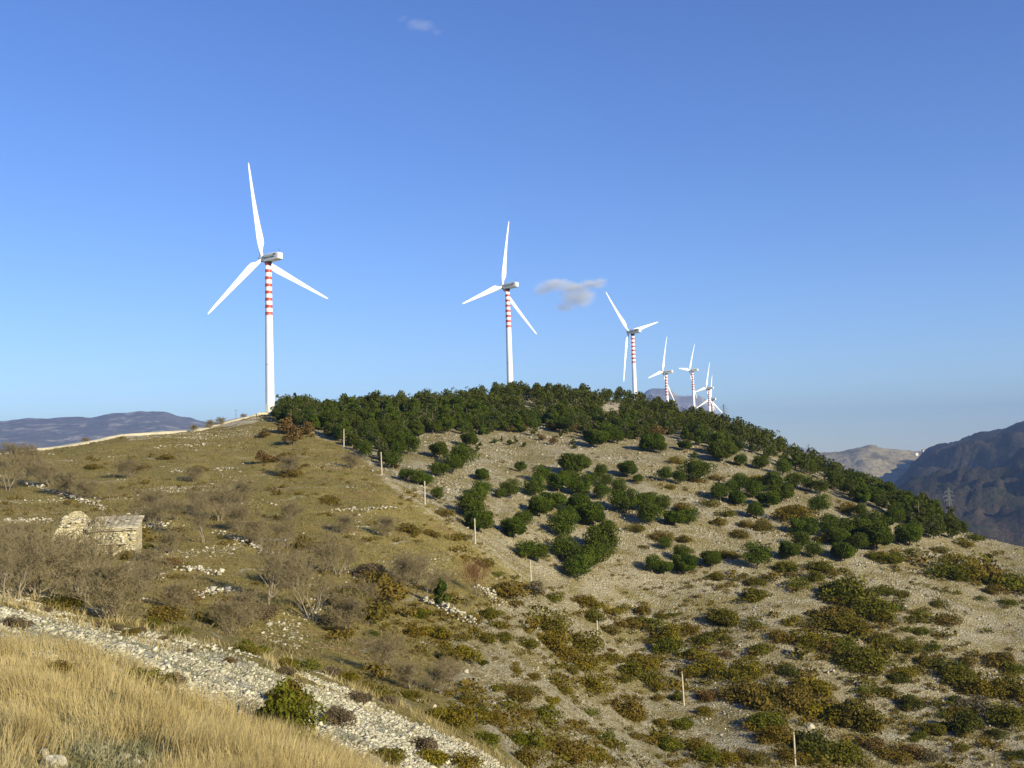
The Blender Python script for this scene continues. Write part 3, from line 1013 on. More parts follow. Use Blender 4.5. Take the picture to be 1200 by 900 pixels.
# ------------------------------------------------------------------ pines standing on the stony slope (pixel of crown middle, crown width in pixels)
def c8(l):
    return [(540 + x / 3.75, 440 + y / 3.75, w / 3.75) for x, y, w in l]
def c7(l):
    return [(280 + x / 3.75, 440 + y / 3.75, w / 3.75) for x, y, w in l]
def cA(l):
    return [(840 + x / 3.3333, 440 + y / 3.3333, w / 3.3333) for x, y, w in l]
pines = c8([(220, 510, 85), (175, 525, 45), (95, 440, 50), (355, 445, 80), (330, 505, 88), (430, 480, 85), (265, 405, 48), (500, 405, 100), (475, 455, 72), (525, 495, 98),
            (575, 465, 58), (635, 470, 62), (615, 425, 52), (735, 420, 74), (780, 455, 44), (692, 495, 68), (620, 520, 74), (400, 560, 92), (350, 590, 96), (725, 560, 110),
            (510, 570, 105), (575, 620, 112), (450, 675, 115), (470, 630, 92), (235, 680, 96), (275, 640, 86), (820, 565, 82), (885, 575, 74), (835, 615, 112), (940, 630, 78),
            (1005, 625, 82), (965, 455, 60), (895, 440, 68), (1040, 425, 118), (1140, 520, 78), (1190, 490, 52), (285, 775, 86), (340, 790, 86), (455, 765, 105), (520, 805, 120),
            (630, 745, 132), (590, 800, 115), (515, 860, 112), (840, 838, 74), (895, 850, 62), (965, 790, 74), (985, 832, 92), (900, 745, 58), (1100, 812, 80), (95, 510, 90), (65, 545, 88),
            (55, 590, 112), (80, 650, 102), (600, 285, 84), (640, 262, 92), (690, 275, 64), (730, 235, 82), (840, 300, 92), (880, 322, 52), (985, 310, 52), (1150, 345, 92),
            (640, 665, 60), (480, 365, 50)])
pines += c7([(745, 310, 95), (880, 335, 74), (985, 365, 112), (940, 400, 84), (1070, 445, 52), (735, 440, 60), (785, 452, 76), (825, 465, 60), (870, 525, 66), (880, 415, 80), (1015, 290, 66)])
pines += cA([(95, 335, 50), (170, 345, 58), (260, 370, 62), (90, 425, 72), (145, 450, 74), (85, 485, 62), (220, 425, 72), (255, 465, 74), (205, 490, 74), (305, 415, 68), (355, 430, 52),
             (405, 440, 64), (400, 515, 72), (155, 535, 62), (345, 600, 82), (440, 575, 62), (445, 612, 72), (530, 610, 96), (610, 580, 96), (560, 540, 54), (625, 640, 112), (550, 662, 74),
             (500, 692, 82), (335, 650, 74), (285, 695, 68), (160, 720, 92), (755, 635, 84), (20, 462, 54), (380, 690, 62), (690, 560, 70), (480, 640, 70), (600, 620, 80), (570, 590, 70)])
rp = np.random.default_rng(5)
placed = []
for px, py, w in pines:
    g = G(px, py + 0.40 * w)
    if g is None:
        continue
    d = math.hypot(g[0], g[1])
    wm = w * d / FPX
    placed.append((px, py, w, g, wm))
bands = [(0, 520), (520, 548), (548, 575), (575, 600), (600, 625), (625, 700)]
BN = ['just under the wood edge', 'in the second row down the stony slope', 'in the third row down the stony slope', 'in the fourth row down the stony slope',
      'in the fifth row down the stony slope', 'in the lowest row on the stony slope']
for (lo, hi), bn in zip(bands, BN):
    row = sorted([p for p in placed if lo <= p[1] < hi])
    for i, (px, py, w, g, wm) in enumerate(row):
        k = rp.integers(0, 6)
        s = wm / 3.95
        look = 'broad round green pine' if w > 26 else ('round green pine' if w > 18 else 'small round green pine')
        plant_tree('pine_tree', PINES[k], g, s * rp.uniform(0.88, 1.05), rp.uniform(0, 6.28), '%s %s, %s from the left' % (look, bn, ordw(i)), 'pine', 'pines on the stony slope', s)

# ------------------------------------------------------------------ the wood along the crest
LOWB = [(316, 495), (345, 499), (375, 508), (400, 517), (419, 531), (445, 544), (465, 551), (468, 540), (470, 522), (485, 512), (501, 509), (547, 511), (600, 507), (652, 504), (680, 512), (700, 520), (727, 517),
        (753, 515), (780, 509), (800, 513), (823, 523), (845, 536), (870, 529), (894, 539), (927, 550), (966, 562), (981, 575), (1008, 588), (1038, 598), (1062, 620), (1095, 636), (1128, 629)]
lbx, lby = [p[0] for p in LOWB], [p[1] for p in LOWB]
CRX, CRD = [310, 450, 600, 750, 900, 1050, 1130], [291, 305, 352, 365, 325, 275, 268]
rf = np.random.default_rng(9)
cand = []
while len(cand) < 16000:
    px = rf.uniform(314, 1132, 4000)
    cr = np.interp(px, CRX, CRD)
    d = rf.uniform(cr - 110, cr + 30)
    th = np.array([th_e(a, 500)[0] for a in px])
    x, y = d * np.sin(th), d * np.cos(th)
    z = H(x, y)
    qx, qy = proj(np.stack([x, y, z], -1))
    ok = (qy < np.interp(qx, lbx, lby) + 1.0) & (qx > 324) & (qx < 1131)
    ok &= ~((d > cr + 12) & (qx > 1090))
    # the bare clearing above the middle of the wood
    ok &= ~((np.abs(qx - 719) < 14) & (np.abs(qy - 484) < 9))
    # room for the second turbine's foot
    cand += list(zip(x[ok], y[ok], z[ok], qx[ok], qy[ok], d[ok]))
cells, wood = {}, []
for c in cand:
    sp = 3.3
    k = (int(c[0] // sp), int(c[1] // sp))
    if any((c[0] - q[0]) ** 2 + (c[1] - q[1]) ** 2 < sp * sp for dx in (-1, 0, 1) for dy in (-1, 0, 1) for q in cells.get((k[0] + dx, k[1] + dy), [])):
        continue
    if any((c[0] - at(t[0], t[1], t[2])[0]) ** 2 + (c[1] - at(t[0], t[1], t[2])[1]) ** 2 < 36 for t in TURB[:3]):
        continue
    cells.setdefault(k, []).append(c)
    wood.append(c)
wood.sort(key=lambda c: c[5] - np.interp(c[3], CRX, CRD) * 0.35)
WZ = [(316, 420, 'at the left end of the wood by the nearest turbine'), (420, 520, 'in the wood between the two nearest turbines'),
      (520, 640, 'in the wood on the hilltop below the second turbine'), (640, 760, 'in the wood around the bare clearing'),
      (760, 860, 'in the wood below the far turbines'), (860, 1000, 'in the wood falling along the right skyline'), (1000, 1135, 'at the low right end of the wood')]
NW = 290
for c in wood[:NW]:
    k = int(rf.integers(0, 8))
    s = rf.uniform(0.55, 1.25) * (1.0 if c[3] > 480 else 0.85)
    zn = next(z for z in WZ if z[0] <= c[3] < z[1])[2]
    lk = 'dark green tree' if FIRS[k][0].materials[0] == M['fir'] else 'bright green tree'
    plant_tree('wood_tree', FIRS[k], c[:3], s, rf.uniform(0, 6.28), '%s %s' % (lk, zn), 'pine', '%ss %s' % (lk, zn))
# the rest of the wood reads as one mass
rest = wood[NW:]
lows = []
for k in range(4):
    r = np.random.default_rng(400 + k)
    lows.append(foliage(crown_puffs(r, 16, 3.9, 5.3, 0.6, ('oval', 'cone', 'oval', 'cone')[k]), 22, 0.30, r))
Vs, Fs, Ts, off = [], [], [], 0
for c in rest:
    v, f, t = lows[int(rf.integers(0, 4))]
    a, s = rf.uniform(0, 6.28), rf.uniform(0.55, 1.2)
    ca_, sa_ = math.cos(a) * s, math.sin(a) * s
    w = np.stack([v[:, 0] * ca_ - v[:, 1] * sa_ + c[0], v[:, 0] * sa_ + v[:, 1] * ca_ + c[1], v[:, 2] * s + c[2]], -1)
    Vs.append(w)
    Fs.append(f + off)
    Ts.append(np.clip(t * 0.7 + rf.uniform(-0.15, 0.35), 0, 1))
    off += len(v)
tag(obj('pine_wood', mesh_np('pine_wood', np.concatenate(Vs), np.concatenate(Fs), M['fir'], False, {'tint': np.concatenate(Ts)})),
    'dense dark green trees filling the wood behind its front edge', 'wood', kind='stuff')

# rusty trees and saplings along the wood's edge
rust = c8([(270, 228, 46), (410, 222, 44), (490, 220, 60), (355, 272, 36), (410, 285, 46), (552, 222, 54), (765, 212, 56), (870, 245, 74), (915, 240, 44), (220, 232, 40)]) + \
       c7([(230, 218, 90), (290, 228, 70), (240, 265, 90), (105, 252, 50), (668, 378, 44), (692, 392, 36), (110, 355, 70)])
rl = sorted(rust)
for i, (px, py, w) in enumerate(rl):
    g = GN(px, py + 0.45 * w)
    wm = w * math.hypot(g[0], g[1]) / FPX
    plant_tree('rusty_oak', RUSTS[i % 2], g, wm / 3.0 * 0.95, i * 1.7, 'rust-brown leafy bush along the lower edge of the wood, %s from the left' % ordw(i), 'bush', 'rusty bushes along the wood edge', wm / 3.0)
saps = c8([(85, 300, 22), (150, 285, 26), (180, 280, 20), (215, 290, 30), (240, 285, 26), (280, 300, 24), (330, 245, 40), (440, 255, 26), (490, 290, 28), (500, 310, 24), (560, 260, 26),
           (1030, 345, 30), (120, 245, 24), (70, 320, 26)])
for i, (px, py, w) in enumerate(sorted(saps)):
    g = GN(px, py + 0.6 * w)
    hm = 1.7 * w * math.hypot(g[0], g[1]) / FPX
    plant_tree('sapling', SAPS[i % 2], g, hm / 2.2, i * 1.3, 'small narrow dark sapling on bare ground below the wood, %s from the left' % ordw(i), 'sapling', 'saplings below the wood', hm / 2.4)

# ------------------------------------------------------------------ scrub on the slopes
def make_shrub(seed, n, size, per, mat, hh=0.55):
    r = np.random.default_rng(seed)
    V, F, T = foliage(crown_puffs(r, n, 1.0, hh, 0.0, 'dome'), per, size, r)
    return mesh_np('shrub', V, F, M[mat], False, {'tint': T})
SH = {k: [make_shrub(500 + i * 7 + j, 16 + 2 * j, 0.030, 120, k, 0.42 + 0.08 * j) for j in range(4)] for i, k in enumerate(('olive', 'green', 'brown', 'mauve', 'rust', 'grey', 'deep'))}
LOOK = {'olive': 'olive-green', 'green': 'dark green', 'brown': 'brown', 'mauve': 'withered mauve', 'rust': 'orange-brown', 'grey': 'grey leafless', 'deep': 'deep green'}
def d2(l):
    return [(600 + x / 3.75, 660 + y / 3.75, w / 3.75, k) for x, y, w, k in l]
def d3(l):
    return [(900 + x / 3.75, 660 + y / 3.75, w / 3.75, k) for x, y, w, k in l]
def d6(l):
    return [(280 + x / 3.75, 660 + y / 3.75, w / 3.75, k) for x, y, w, k in l]
def d5(l):
    return [(x / 3.75, 660 + y / 3.75, w / 3.75, k) for x, y, w, k in l]
o, g_, b, m_, u, y_, p_ = 'olive', 'green', 'brown', 'mauve', 'rust', 'grey', 'deep'
sh = d2([(185, 150, 78, g_), (340, 175, 112, o), (310, 160, 80, b), (360, 238, 84, g_), (435, 205, 74, o), (495, 200, 62, o), (575, 210, 62, b), (650, 225, 46, o), (700, 228, 42, g_), (590, 258, 110, g_), (530, 265, 90, b),
         (435, 295, 82, b), (605, 340, 56, g_), (700, 310, 112, o), (765, 290, 82, o), (690, 378, 100, g_), (860, 325, 92, g_), (940, 330, 46, b), (925, 240, 122, g_), (1050, 262, 92, g_), (1070, 145, 92, g_),
         (1065, 75, 72, g_), (900, 62, 52, g_), (1100, 375, 82, g_), (1045, 410, 36, g_), (790, 400, 90, o), (860, 440, 122, o), (940, 490, 132, g_), (1030, 480, 112, o), (1010, 560, 152, b), (790, 470, 80, o),
         (1100, 610, 122, b), (1110, 700, 122, g_), (930, 400, 60, u), (180, 285, 140, g_), (130, 265, 90, g_), (160, 335, 132, o), (330, 365, 132, g_), (230, 400, 122, o), (320, 450, 122, o), (440, 420, 92, o), (430, 380, 40, u), (560, 440, 122, o),
         (600, 430, 80, b), (620, 500, 122, g_), (530, 480, 92, g_), (640, 540, 92, o), (490, 510, 62, g_), (90, 495, 72, o), (50, 555, 112, b), (30, 590, 92, b), (170, 600, 82, o), (230, 560, 82, o), (360, 545, 112, o),
         (345, 650, 88, g_), (490, 640, 142, b), (540, 675, 92, o), (150, 660, 122, g_), (60, 660, 62, o), (400, 765, 92, g_), (440, 800, 84, g_), (350, 740, 72, b), (545, 760, 62, b), (640, 770, 92, o),
         (690, 800, 112, g_), (750, 710, 82, g_), (660, 705, 62, o), (820, 810, 102, o), (860, 850, 92, g_), (930, 860, 82, o), (640, 595, 62, o), (50, 780, 132, g_), (120, 800, 102, o), (250, 840, 142, b),
         (370, 850, 122, o), (200, 790, 82, b), (60, 860, 122, b), (1010, 845, 82, o), (1080, 860, 102, b), (60, 350, 90, g_), (20, 470, 60, o), (260, 470, 60, b), (860, 580, 80, u), (840, 650, 70, o), (730, 590, 60, g_)])
sh += d3([(130, 90, 112, g_), (205, 65, 62, g_), (360, 150, 160, g_), (330, 120, 60, p_), (270, 150, 92, b), (240, 250, 150, g_), (300, 240, 100, b), (450, 200, 152, g_), (500, 240, 92, g_), (340, 270, 132, g_), (400, 290, 102, b), (60, 320, 92, b), (120, 255, 92, o),
          (180, 340, 122, o), (260, 380, 102, u), (330, 370, 112, g_), (420, 430, 170, g_), (340, 430, 122, g_), (500, 340, 112, g_), (620, 370, 92, g_), (670, 295, 64, g_), (600, 290, 54, g_), (570, 195, 56, p_), (490, 115, 92, g_),
          (580, 130, 62, b), (680, 220, 68, g_), (780, 245, 104, b), (755, 180, 62, g_), (840, 65, 62, g_), (760, 20, 150, g_), (850, 20, 150, o), (960, 40, 150, b), (1040, 70, 150, g_), (1110, 95, 90, b), (940, 155, 52, g_), (985, 120, 60, b), (1050, 170, 64, g_),
          (720, 370, 58, g_), (800, 455, 120, p_), (830, 510, 112, g_), (880, 430, 82, b), (690, 430, 62, b), (570, 500, 82, p_), (600, 470, 84, o), (1010, 420, 112, b), (1060, 460, 92, g_), (930, 550, 132, o), (1060, 560, 122, g_),
          (1110, 570, 80, p_), (20, 560, 142, b), (100, 600, 152, b), (240, 650, 152, o), (380, 680, 152, b), (450, 720, 92, g_), (200, 540, 132, o), (270, 540, 72, g_), (90, 475, 84, p_), (430, 560, 110, g_), (510, 560, 72, p_),
          (620, 620, 84, p_), (720, 730, 84, g_), (860, 720, 122, p_), (900, 620, 132, y_), (1000, 650, 92, y_), (1040, 690, 122, g_), (1010, 750, 72, p_), (850, 810, 54, g_), (670, 760, 52, g_), (635, 775, 36, g_),
          (460, 790, 96, u), (540, 840, 122, b), (640, 830, 102, u), (30, 760, 122, o), (180, 800, 182, p_), (280, 820, 162, g_), (100, 850, 122, o), (340, 860, 120, g_), (1110, 840, 80, p_), (830, 600, 70, p_), (770, 660, 60, g_), (710, 850, 90, y_)])
sh += d6([(30, 365, 62, g_), (95, 385, 74, g_), (270, 450, 132, g_), (200, 440, 80, o), (400, 480, 66, m_), (480, 505, 80, o), (620, 570, 102, g_), (740, 575, 92, g_), (655, 605, 60, m_), (560, 540, 60, o), (870, 660, 112, o), (960, 690, 132, o), (1080, 780, 100, g_), (1110, 690, 90, o),
          (800, 222, 84, g_), (850, 300, 112, o), (770, 300, 84, o), (990, 400, 132, o), (920, 410, 90, g_), (1072, 440, 42, p_), (1100, 222, 84, g_), (1150, 270, 80, o), (1130, 545, 52, g_), (1190, 560, 62, b), (655, 850, 125, g_),
          (840, 850, 130, o), (800, 800, 110, m_), (985, 880, 122, o), (225, 622, 140, b), (200, 705, 225, g_), (265, 790, 130, g_), (200, 470, 70, m_), (520, 590, 80, m_), (430, 690, 110, m_), (585, 310, 50, p_), (1010, 600, 80, b), (1080, 330, 80, g_), (1160, 330, 80, g_), (1060, 650, 70, g_)])
sh += d5([(640, 490, 170, g_), (755, 515, 95, m_), (65, 262, 105, m_), (250, 458, 105, b), (140, 470, 64, b), (570, 300, 62, b), (612, 296, 52, m_), (665, 270, 64, g_), (790, 298, 84, g_), (735, 332, 52, u), (1010, 430, 52, u), (1075, 375, 92, g_),
          (1110, 390, 62, o), (830, 390, 42, m_), (495, 280, 60, m_), (425, 275, 40, m_), (195, 205, 40, m_), (115, 180, 44, u), (540, 135, 100, g_), (280, 170, 120, g_)])
sh += [(600 + x / 4, 500 + y / 4, w / 4, k) for x, y, w, k in
       [(575, 472, 75, g_), (615, 560, 40, g_), (700, 512, 95, b), (810, 530, 55, b), (965, 448, 65, o), (1065, 503, 60, b), (1005, 400, 75, g_), (910, 355, 100, g_), (800, 385, 70, b), (1170, 465, 70, b),
        (960, 707, 55, g_), (1010, 600, 70, b), (1140, 722, 85, g_), (450, 470, 80, o), (740, 285, 40, o), (955, 240, 60, b), (765, 160, 70, o), (1100, 460, 45, o), (825, 580, 50, g_), (860, 250, 50, b)]]
sh += [(840 + x / 3.333, 440 + y / 3.333, w / 3.333, k) for x, y, w, k in
       [(180, 590, 60, b), (90, 620, 55, b), (40, 700, 60, g_), (300, 545, 120, o), (170, 405, 90, o), (290, 520, 80, o), (510, 520, 60, b), (110, 583, 45, o), (270, 750, 70, g_), (400, 745, 80, g_),
        (445, 770, 50, o), (610, 710, 40, g_), (680, 715, 80, g_), (770, 690, 60, g_), (870, 680, 60, b), (960, 655, 60, o), (1000, 630, 60, g_), (420, 640, 60, o), (640, 700, 50, o)]]
# red-brown scrub on the left meadow
sh += [(245, 720, 45, 'brown'), (265, 712, 40, 'rust'), (210, 700, 40, 'rust'), (340, 553, 26, 'brown'), (300, 715, 36, 'mauve'), (190, 720, 40, 'brown'), (420, 715, 50, 'brown'), (400, 700, 50, 'brown'), (175, 585, 22, 'brown'),
       (233, 548, 18, 'brown'), (195, 534, 18, 'brown'), (160, 545, 24, 'brown'), (108, 545, 20, 'brown'), (330, 535, 30, 'brown'), (385, 585, 20, 'brown'), (360, 640, 26, 'brown'), (205, 658, 24, 'rust'), (150, 650, 26, 'brown'), (172, 640, 12, 'green'), (480, 620, 22, 'brown'), (505, 625, 16, 'brown'),
       (565, 660, 24, 'green'), (583, 672, 18, 'green'), (590, 690, 40, 'brown'), (625, 690, 26, 'grey'), (520, 600, 22, 'brown'), (540, 628, 20, 'brown'), (445, 695, 50, 'brown'), (430, 670, 36, 'mauve')]
big = []
for px, py, w, k in sh:
    g = G(px, py + 0.20 * w)
    if g is None:
        continue
    wm = w * math.hypot(g[0], g[1]) / FPX
    big.append([px, py, w, k, g, wm * 1.28])
# small ones scattered where the scrub is thin
SCRUB = [(560, 700), (700, 690), (1000, 660), (1210, 640), (1210, 905), (600, 905), (500, 800)]
rs = np.random.default_rng(15)
small = []
tries = 0
while len(small) < 1600 and tries < 20000:
    tries += 1
    if rs.uniform() < 0.58:
        px, py = rs.uniform(500, 1210), rs.uniform(640, 904)
        if poly_sd(SCRUB, np.array([px]), np.array([py]))[0] < 0:
            continue
        kk = rs.choice(['olive', 'green', 'brown', 'green', 'mauve'])
    elif rs.uniform() < 0.42:
        px, py = rs.uniform(560, 1180), rs.uniform(520, 690)
        kk = rs.choice(['green', 'olive', 'brown'])
        if py < np.interp(px, lbx, lby) + 8:
            continue
    else:
        px, py = rs.uniform(0, 560), rs.uniform(505, 800)
        kk = rs.choice(['brown', 'mauve', 'brown', 'olive'])
    g = G(px, py)
    if g is None or math.hypot(g[0], g[1]) < 62:
        continue
    if fbm(g[0] / 11, g[1] / 11, 77, 3) < 0.46:
        continue
    small.append((px, py, 0, kk, g, rs.uniform(0.5, 1.7) * (1 if rs.uniform() < 0.8 else 1.5)))
for q in list(big):
    if q[1] > 640 and q[0] > 480 and math.hypot(q[4][0], q[4][1]) > 62:
        for _ in range(3):
            a, e = rs.uniform(0, 6.28), q[5] * rs.uniform(0.45, 1.0)
            x, y = q[4][0] + 1.5 * e * math.cos(a), q[4][1] + e * math.sin(a)
            small.append((0, 0, 0, q[3] if q[3] in ('olive', 'green', 'brown') and rs.uniform() < 0.5 else str(rs.choice(['olive', 'green', 'brown', 'olive'])), np.array([x, y, float(H(x, y))]), q[5] * rs.uniform(0.3, 0.75)))
rows = [(0, 640), (640, 690), (690, 720), (720, 750), (750, 780), (780, 810), (810, 850), (850, 930)]
RN = ['uppermost', 'second', 'third', 'fourth', 'fifth', 'sixth', 'seventh', 'lowest']
for (lo, hi), rn in zip(rows, RN):
    row = sorted([q for q in big if lo <= q[1] < hi], key=lambda q: q[0])
    cnt = {}
    for px, py, w, k, g, wm in row:
        i = cnt.get(k, 0)
        cnt[k] = i + 1
        q = obj('shrub', SH[k][int(rs.integers(0, 4))], loc=(g[0], g[1], g[2] - 0.04 * wm), rot=(0, 0, rs.uniform(0, 6.28)), scale=(wm, wm, wm * rs.uniform(0.8, 1.15) * ((1.05 if w > 36 and px > 200 else 0.85) if math.hypot(g[0], g[1]) < 60 else (0.62 if px < 480 and py < 640 else 0.85))))
        tag(q, '%s shrub, %s of its colour from the left in the %s scrub band' % (LOOK[k], ordw(i), rn), 'shrub', 'scrub on the slopes')
# the smallest ones: joined
Vs, Fs, Ts, off = {}, {}, {}, {}
for px, py, w, k, g, wm in small:
    k = {'mauve': 'brown', 'olive': 'olive', 'green': 'green', 'brown': 'brown'}[k]
    r = np.random.default_rng(600 + len(Vs.get(k, [])) % 5)
    v, f, t = foliage(crown_puffs(r, 7, 1.0, 0.42, 0.0, 'dome'), 14, 0.07, r)
    a = rs.uniform(0, 6.28)
    sx, sz = wm, wm * rs.uniform(0.7, 1.1)
    wv = np.stack([(v[:, 0] * math.cos(a) - v[:, 1] * math.sin(a)) * sx + g[0], (v[:, 0] * math.sin(a) + v[:, 1] * math.cos(a)) * sx + g[1], v[:, 2] * sz + g[2]], -1)
    Vs.setdefault(k, []).append(wv)
    Fs.setdefault(k, []).append(f + off.get(k, 0))
    Ts.setdefault(k, []).append(np.clip(t + rs.uniform(-0.2, 0.2), 0, 1))
    off[k] = off.get(k, 0) + len(v)
for k in Vs:
    tag(obj('low_scrub', mesh_np('low_scrub', np.concatenate(Vs[k]), np.concatenate(Fs[k]), M[k], False, {'tint': np.concatenate(Ts[k])})),
        'tiny %s scrub tufts dotted over the slopes between the bigger shrubs' % LOOK[k], 'scrub', kind='stuff')

# ------------------------------------------------------------------ bare trees
def bare_tree(seed, h, stems, spread, trunk_h=0.25, r0=0.09, mat='palebark', depth=5, droop=0.0, twig='twig', dens=1.0, first=0.55):
    r = np.random.default_rng(seed)
    segs, twigs = [], []
    def grow(p, d, L, rad, lev):
        n = 3 if lev < 2 else 2
        for k in range(n):
            d2_ = d + Vector(r.normal(size=3) * 0.16)
            d2_.z += 0.05 - droop
            d2_.normalize()
            q = p + d2_ * (L / n)
            ra = rad * (1 - 0.18 * (k + 1))
            (segs if rad > 0.016 else twigs).append((p.copy(), q.copy(), rad * (1 - 0.18 * k), ra))
            if lev < depth and (k > 0 or lev > 0 or first < 0.5):
                for _ in range(int(r.integers(1, 3)) if lev < depth - 1 else int(round(1.3 * dens + r.uniform(0, 1)))):
                    a = r.uniform(0, 6.28)
                    side = Vector((math.cos(a), math.sin(a), r.uniform(-0.1, 0.5)))
                    nd = (d2_ * (1.05 - spread) + side * spread).normalized()
                    grow(q, nd, L * r.uniform(0.5, 0.72), ra * 0.62, lev + 1)
            p, d = q, d2_
    for s in range(stems):
        a = r.uniform(0, 6.28)
        lean = 0.10 if stems == 1 else 0.22
        base = Vector((math.cos(a) * 0.18 * (stems > 1), math.sin(a) * 0.18 * (stems > 1), -0.3))
        grow(base, Vector((math.cos(a) * lean, math.sin(a) * lean, 1)).normalized(), h * first, r0 * (1 if s == 0 else r.uniform(0.6, 0.95)), 0)
    bm = bmesh.new()
    for p, q, a, b_ in segs:
        tube(bm, p, q, a, b_, 5, False)
    tm = bm_mesh('trunk', bm, M[mat], True)
    V, F = [], []
    for p, q, a, b_ in twigs:
        dd = (q - p)
        sd = dd.cross(Vector(r.normal(size=3)))
        if sd.length < 1e-6:
            continue
        sd.normalize()
        s2 = dd.cross(sd).normalized()
        w0, w1 = max(a, 0.007), max(b_, 0.0055)
        n = len(V)
        for kk in range(3):
            t = 2 * math.pi * kk / 3
            V.append(p + (sd * math.cos(t) + s2 * math.sin(t)) * w0)
        for kk in range(3):
            t = 2 * math.pi * kk / 3
            V.append(q + (sd * math.cos(t) + s2 * math.sin(t)) * w1)
        for kk in range(3):
            j = (kk + 1) % 3
            F.append((n + kk, n + j, n + 3 + j, n + 3 + kk))
    if not V:
        V, F = [(0, 0, 0)] * 4, [(0, 1, 2, 3)]
    wm = mesh_np('twigs', np.array([tuple(v) for v in V]), np.array(F), M[twig])
    zmax = max(v[2] for v in V)
    return wm, tm, zmax
BT = [bare_tree(701, 5.0, 3, 0.42, r0=0.085, dens=1.9, first=0.48), bare_tree(702, 5.0, 3, 0.40, r0=0.08, dens=1.9, first=0.48), bare_tree(703, 4.5, 1, 0.55, r0=0.09, dens=1.4), bare_tree(704, 4.0, 5, 0.5, r0=0.06, depth=5, first=0.42, dens=0.72), bare_tree(705, 3.2, 7, 0.55, r0=0.042, depth=5, first=0.4, dens=0.72)]
RT = bare_tree(720, 3.0, 12, 0.14, r0=0.03, depth=3, twig='redtwig', mat='bark')
#       px of the foot, py of the foot, height in px, prototype, wording
bare = [(313, 713, 92, 0, 'tall pale twin-stemmed bare tree in the middle of the meadow'), (366, 728, 80, 1, 'pale forked bare tree just right of the tall twin-stemmed one'),
        (445, 792, 62, 3, 'wide spreading bare tree by the far edge of the scree'), (239, 636, 62, 0, 'bare tree above the grassy terrace right of the stone hut'),
        (82, 700, 95, 1, 'bare tree whose twigs veil the left half of the stone hut'), (97, 705, 78, 3, 'many-stemmed bare tree between the hut and the scree'),
        (133, 727, 72, 4, 'low wide bare bush with forked stems at the scree edge'), (22, 703, 85, 3, 'bare many-stemmed tree at the left scree edge near the picture edge'),
        (45, 700, 80, 4, 'dense bare bush left of the hut above the scree'), (5, 705, 75, 2, 'bare tree cut by the left picture edge above the scree'),
        (196, 648, 28, 4, 'small dark bare bush beside the rubble wall right of the hut'), (184, 620, 42, 3, 'bare bush up the meadow right of the hut roof'), (172, 612, 40, 4, 'bare bush just left of the hedge bush above the hut'),
        (129, 588, 32, 2, 'slim bare tree alone on the slope above the hut'), (48, 567, 36, 0, 'bare tree standing in the hedge line under the dirt road'), (28, 567, 34, 1, 'pale-stemmed bare tree in the hedge at far left under the road'),
        (60, 570, 36, 3, 'thick bare tree right in the hedge line under the road'), (82, 580, 30, 4, 'bare bush at the lower right end of the hedge line'), (8, 575, 40, 1, 'bare tree at the left picture edge under the road'), (98, 585, 24, 4, 'last small bare bush of the hedge line'),
        (15, 548, 30, 4, 'bare bush by the dirt road at far left'), (38, 545, 26, 3, 'bare bush just under the dirt road at left'), (280, 590, 30, 4, 'bare bush high on the meadow below the white stone streaks'), (277, 622, 34, 4, 'bare bush beside the dark terrace edge'),
        (256, 610, 50, 3, 'bare many-stemmed tree near the top of the terrace'), (395, 676, 55, 1, 'pale bare tree on the terrace right of the tall one'), (380, 672, 48, 3, 'bare bush-like tree close by the terrace stones'), (410, 668, 44, 2, 'bare tree at the right end of the terrace hedge'),
        (448, 628, 26, 4, 'lone bare bush in the stony middle of the left slope'), (400, 625, 24, 4, 'small bare bush on the upper middle slope'), (411, 549, 20, 4, 'small bare bush close under the post line'), (334, 558, 26, 4, 'grey bare bush high on the left slope'),
        (500, 706, 44, 2, 'bare tree casting shade on the rocky bank'), (517, 700, 40, 3, 'bare bush behind the dark evergreen'), (545, 724, 28, 2, 'small bare tree right of the rocky bank'), (470, 690, 46, 4, 'grey bare thicket left of the rocky bank'), (485, 685, 44, 3, 'grey bare tree above the rocky bank'),
        (400, 742, 50, 4, 'bare brown thicket below the pale forked tree'), (420, 720, 50, 3, 'bare brown thicket right of the pale forked tree'), (512, 812, 40, 4, 'bare bush low in the gully by the scree'), (483, 808, 36, 4, 'dark bare bush near the scree tip'), (530, 800, 36, 3, 'grey bare bush in the gully middle'),
        (345, 690, 50, 4, 'bare bush behind the pale forked tree'), (290, 735, 45, 4, 'bare brown bush in front of the tall twin-stemmed tree'), (270, 742, 40, 4, 'bare brown bush at the scree edge'), (210, 720, 40, 4, 'bare bush in the brown reeds left of the meadow'),
        (160, 705, 50, 3, 'bare tree right of the low wide bush'), (60, 680, 60, 3, 'bare tree left behind the hut'), (30, 660, 50, 4, 'bare bush left of the hut'), (5, 650, 45, 3, 'bare bush left of the field wall'),
        (180, 680, 40, 4, 'bare bush down the meadow from the hut'), (330, 640, 38, 3, 'bare tree behind the crown of the tall one'), (300, 640, 34, 4, 'bare bush on the dark terrace edge'), (340, 610, 24, 4, 'small bare bush above the terrace'),
        (225, 565, 20, 4, 'tiny bare bush on the upper left slope'), (150, 560, 24, 4, 'bare bush up the slope from the lone slim tree'), (230, 600, 34, 3, 'bare tree up the slope behind the terrace tree'), (205, 610, 34, 3, 'bare tree between the terrace tree and the hedge bush'),
        (245, 484, 11, 4, 'faint bare bush on the skyline by the road'), (258, 483, 10, 4, 'faint bare bush on the skyline left of the thin mast'), (226, 489, 9, 4, 'faint bare bush on the skyline at the road bend'), (100, 512, 8, 4, 'tiny bare bush behind the road at left'), (285, 480, 7, 4, 'tiny bare bush behind the road near the turbine')]
rb_ = np.random.default_rng(31)
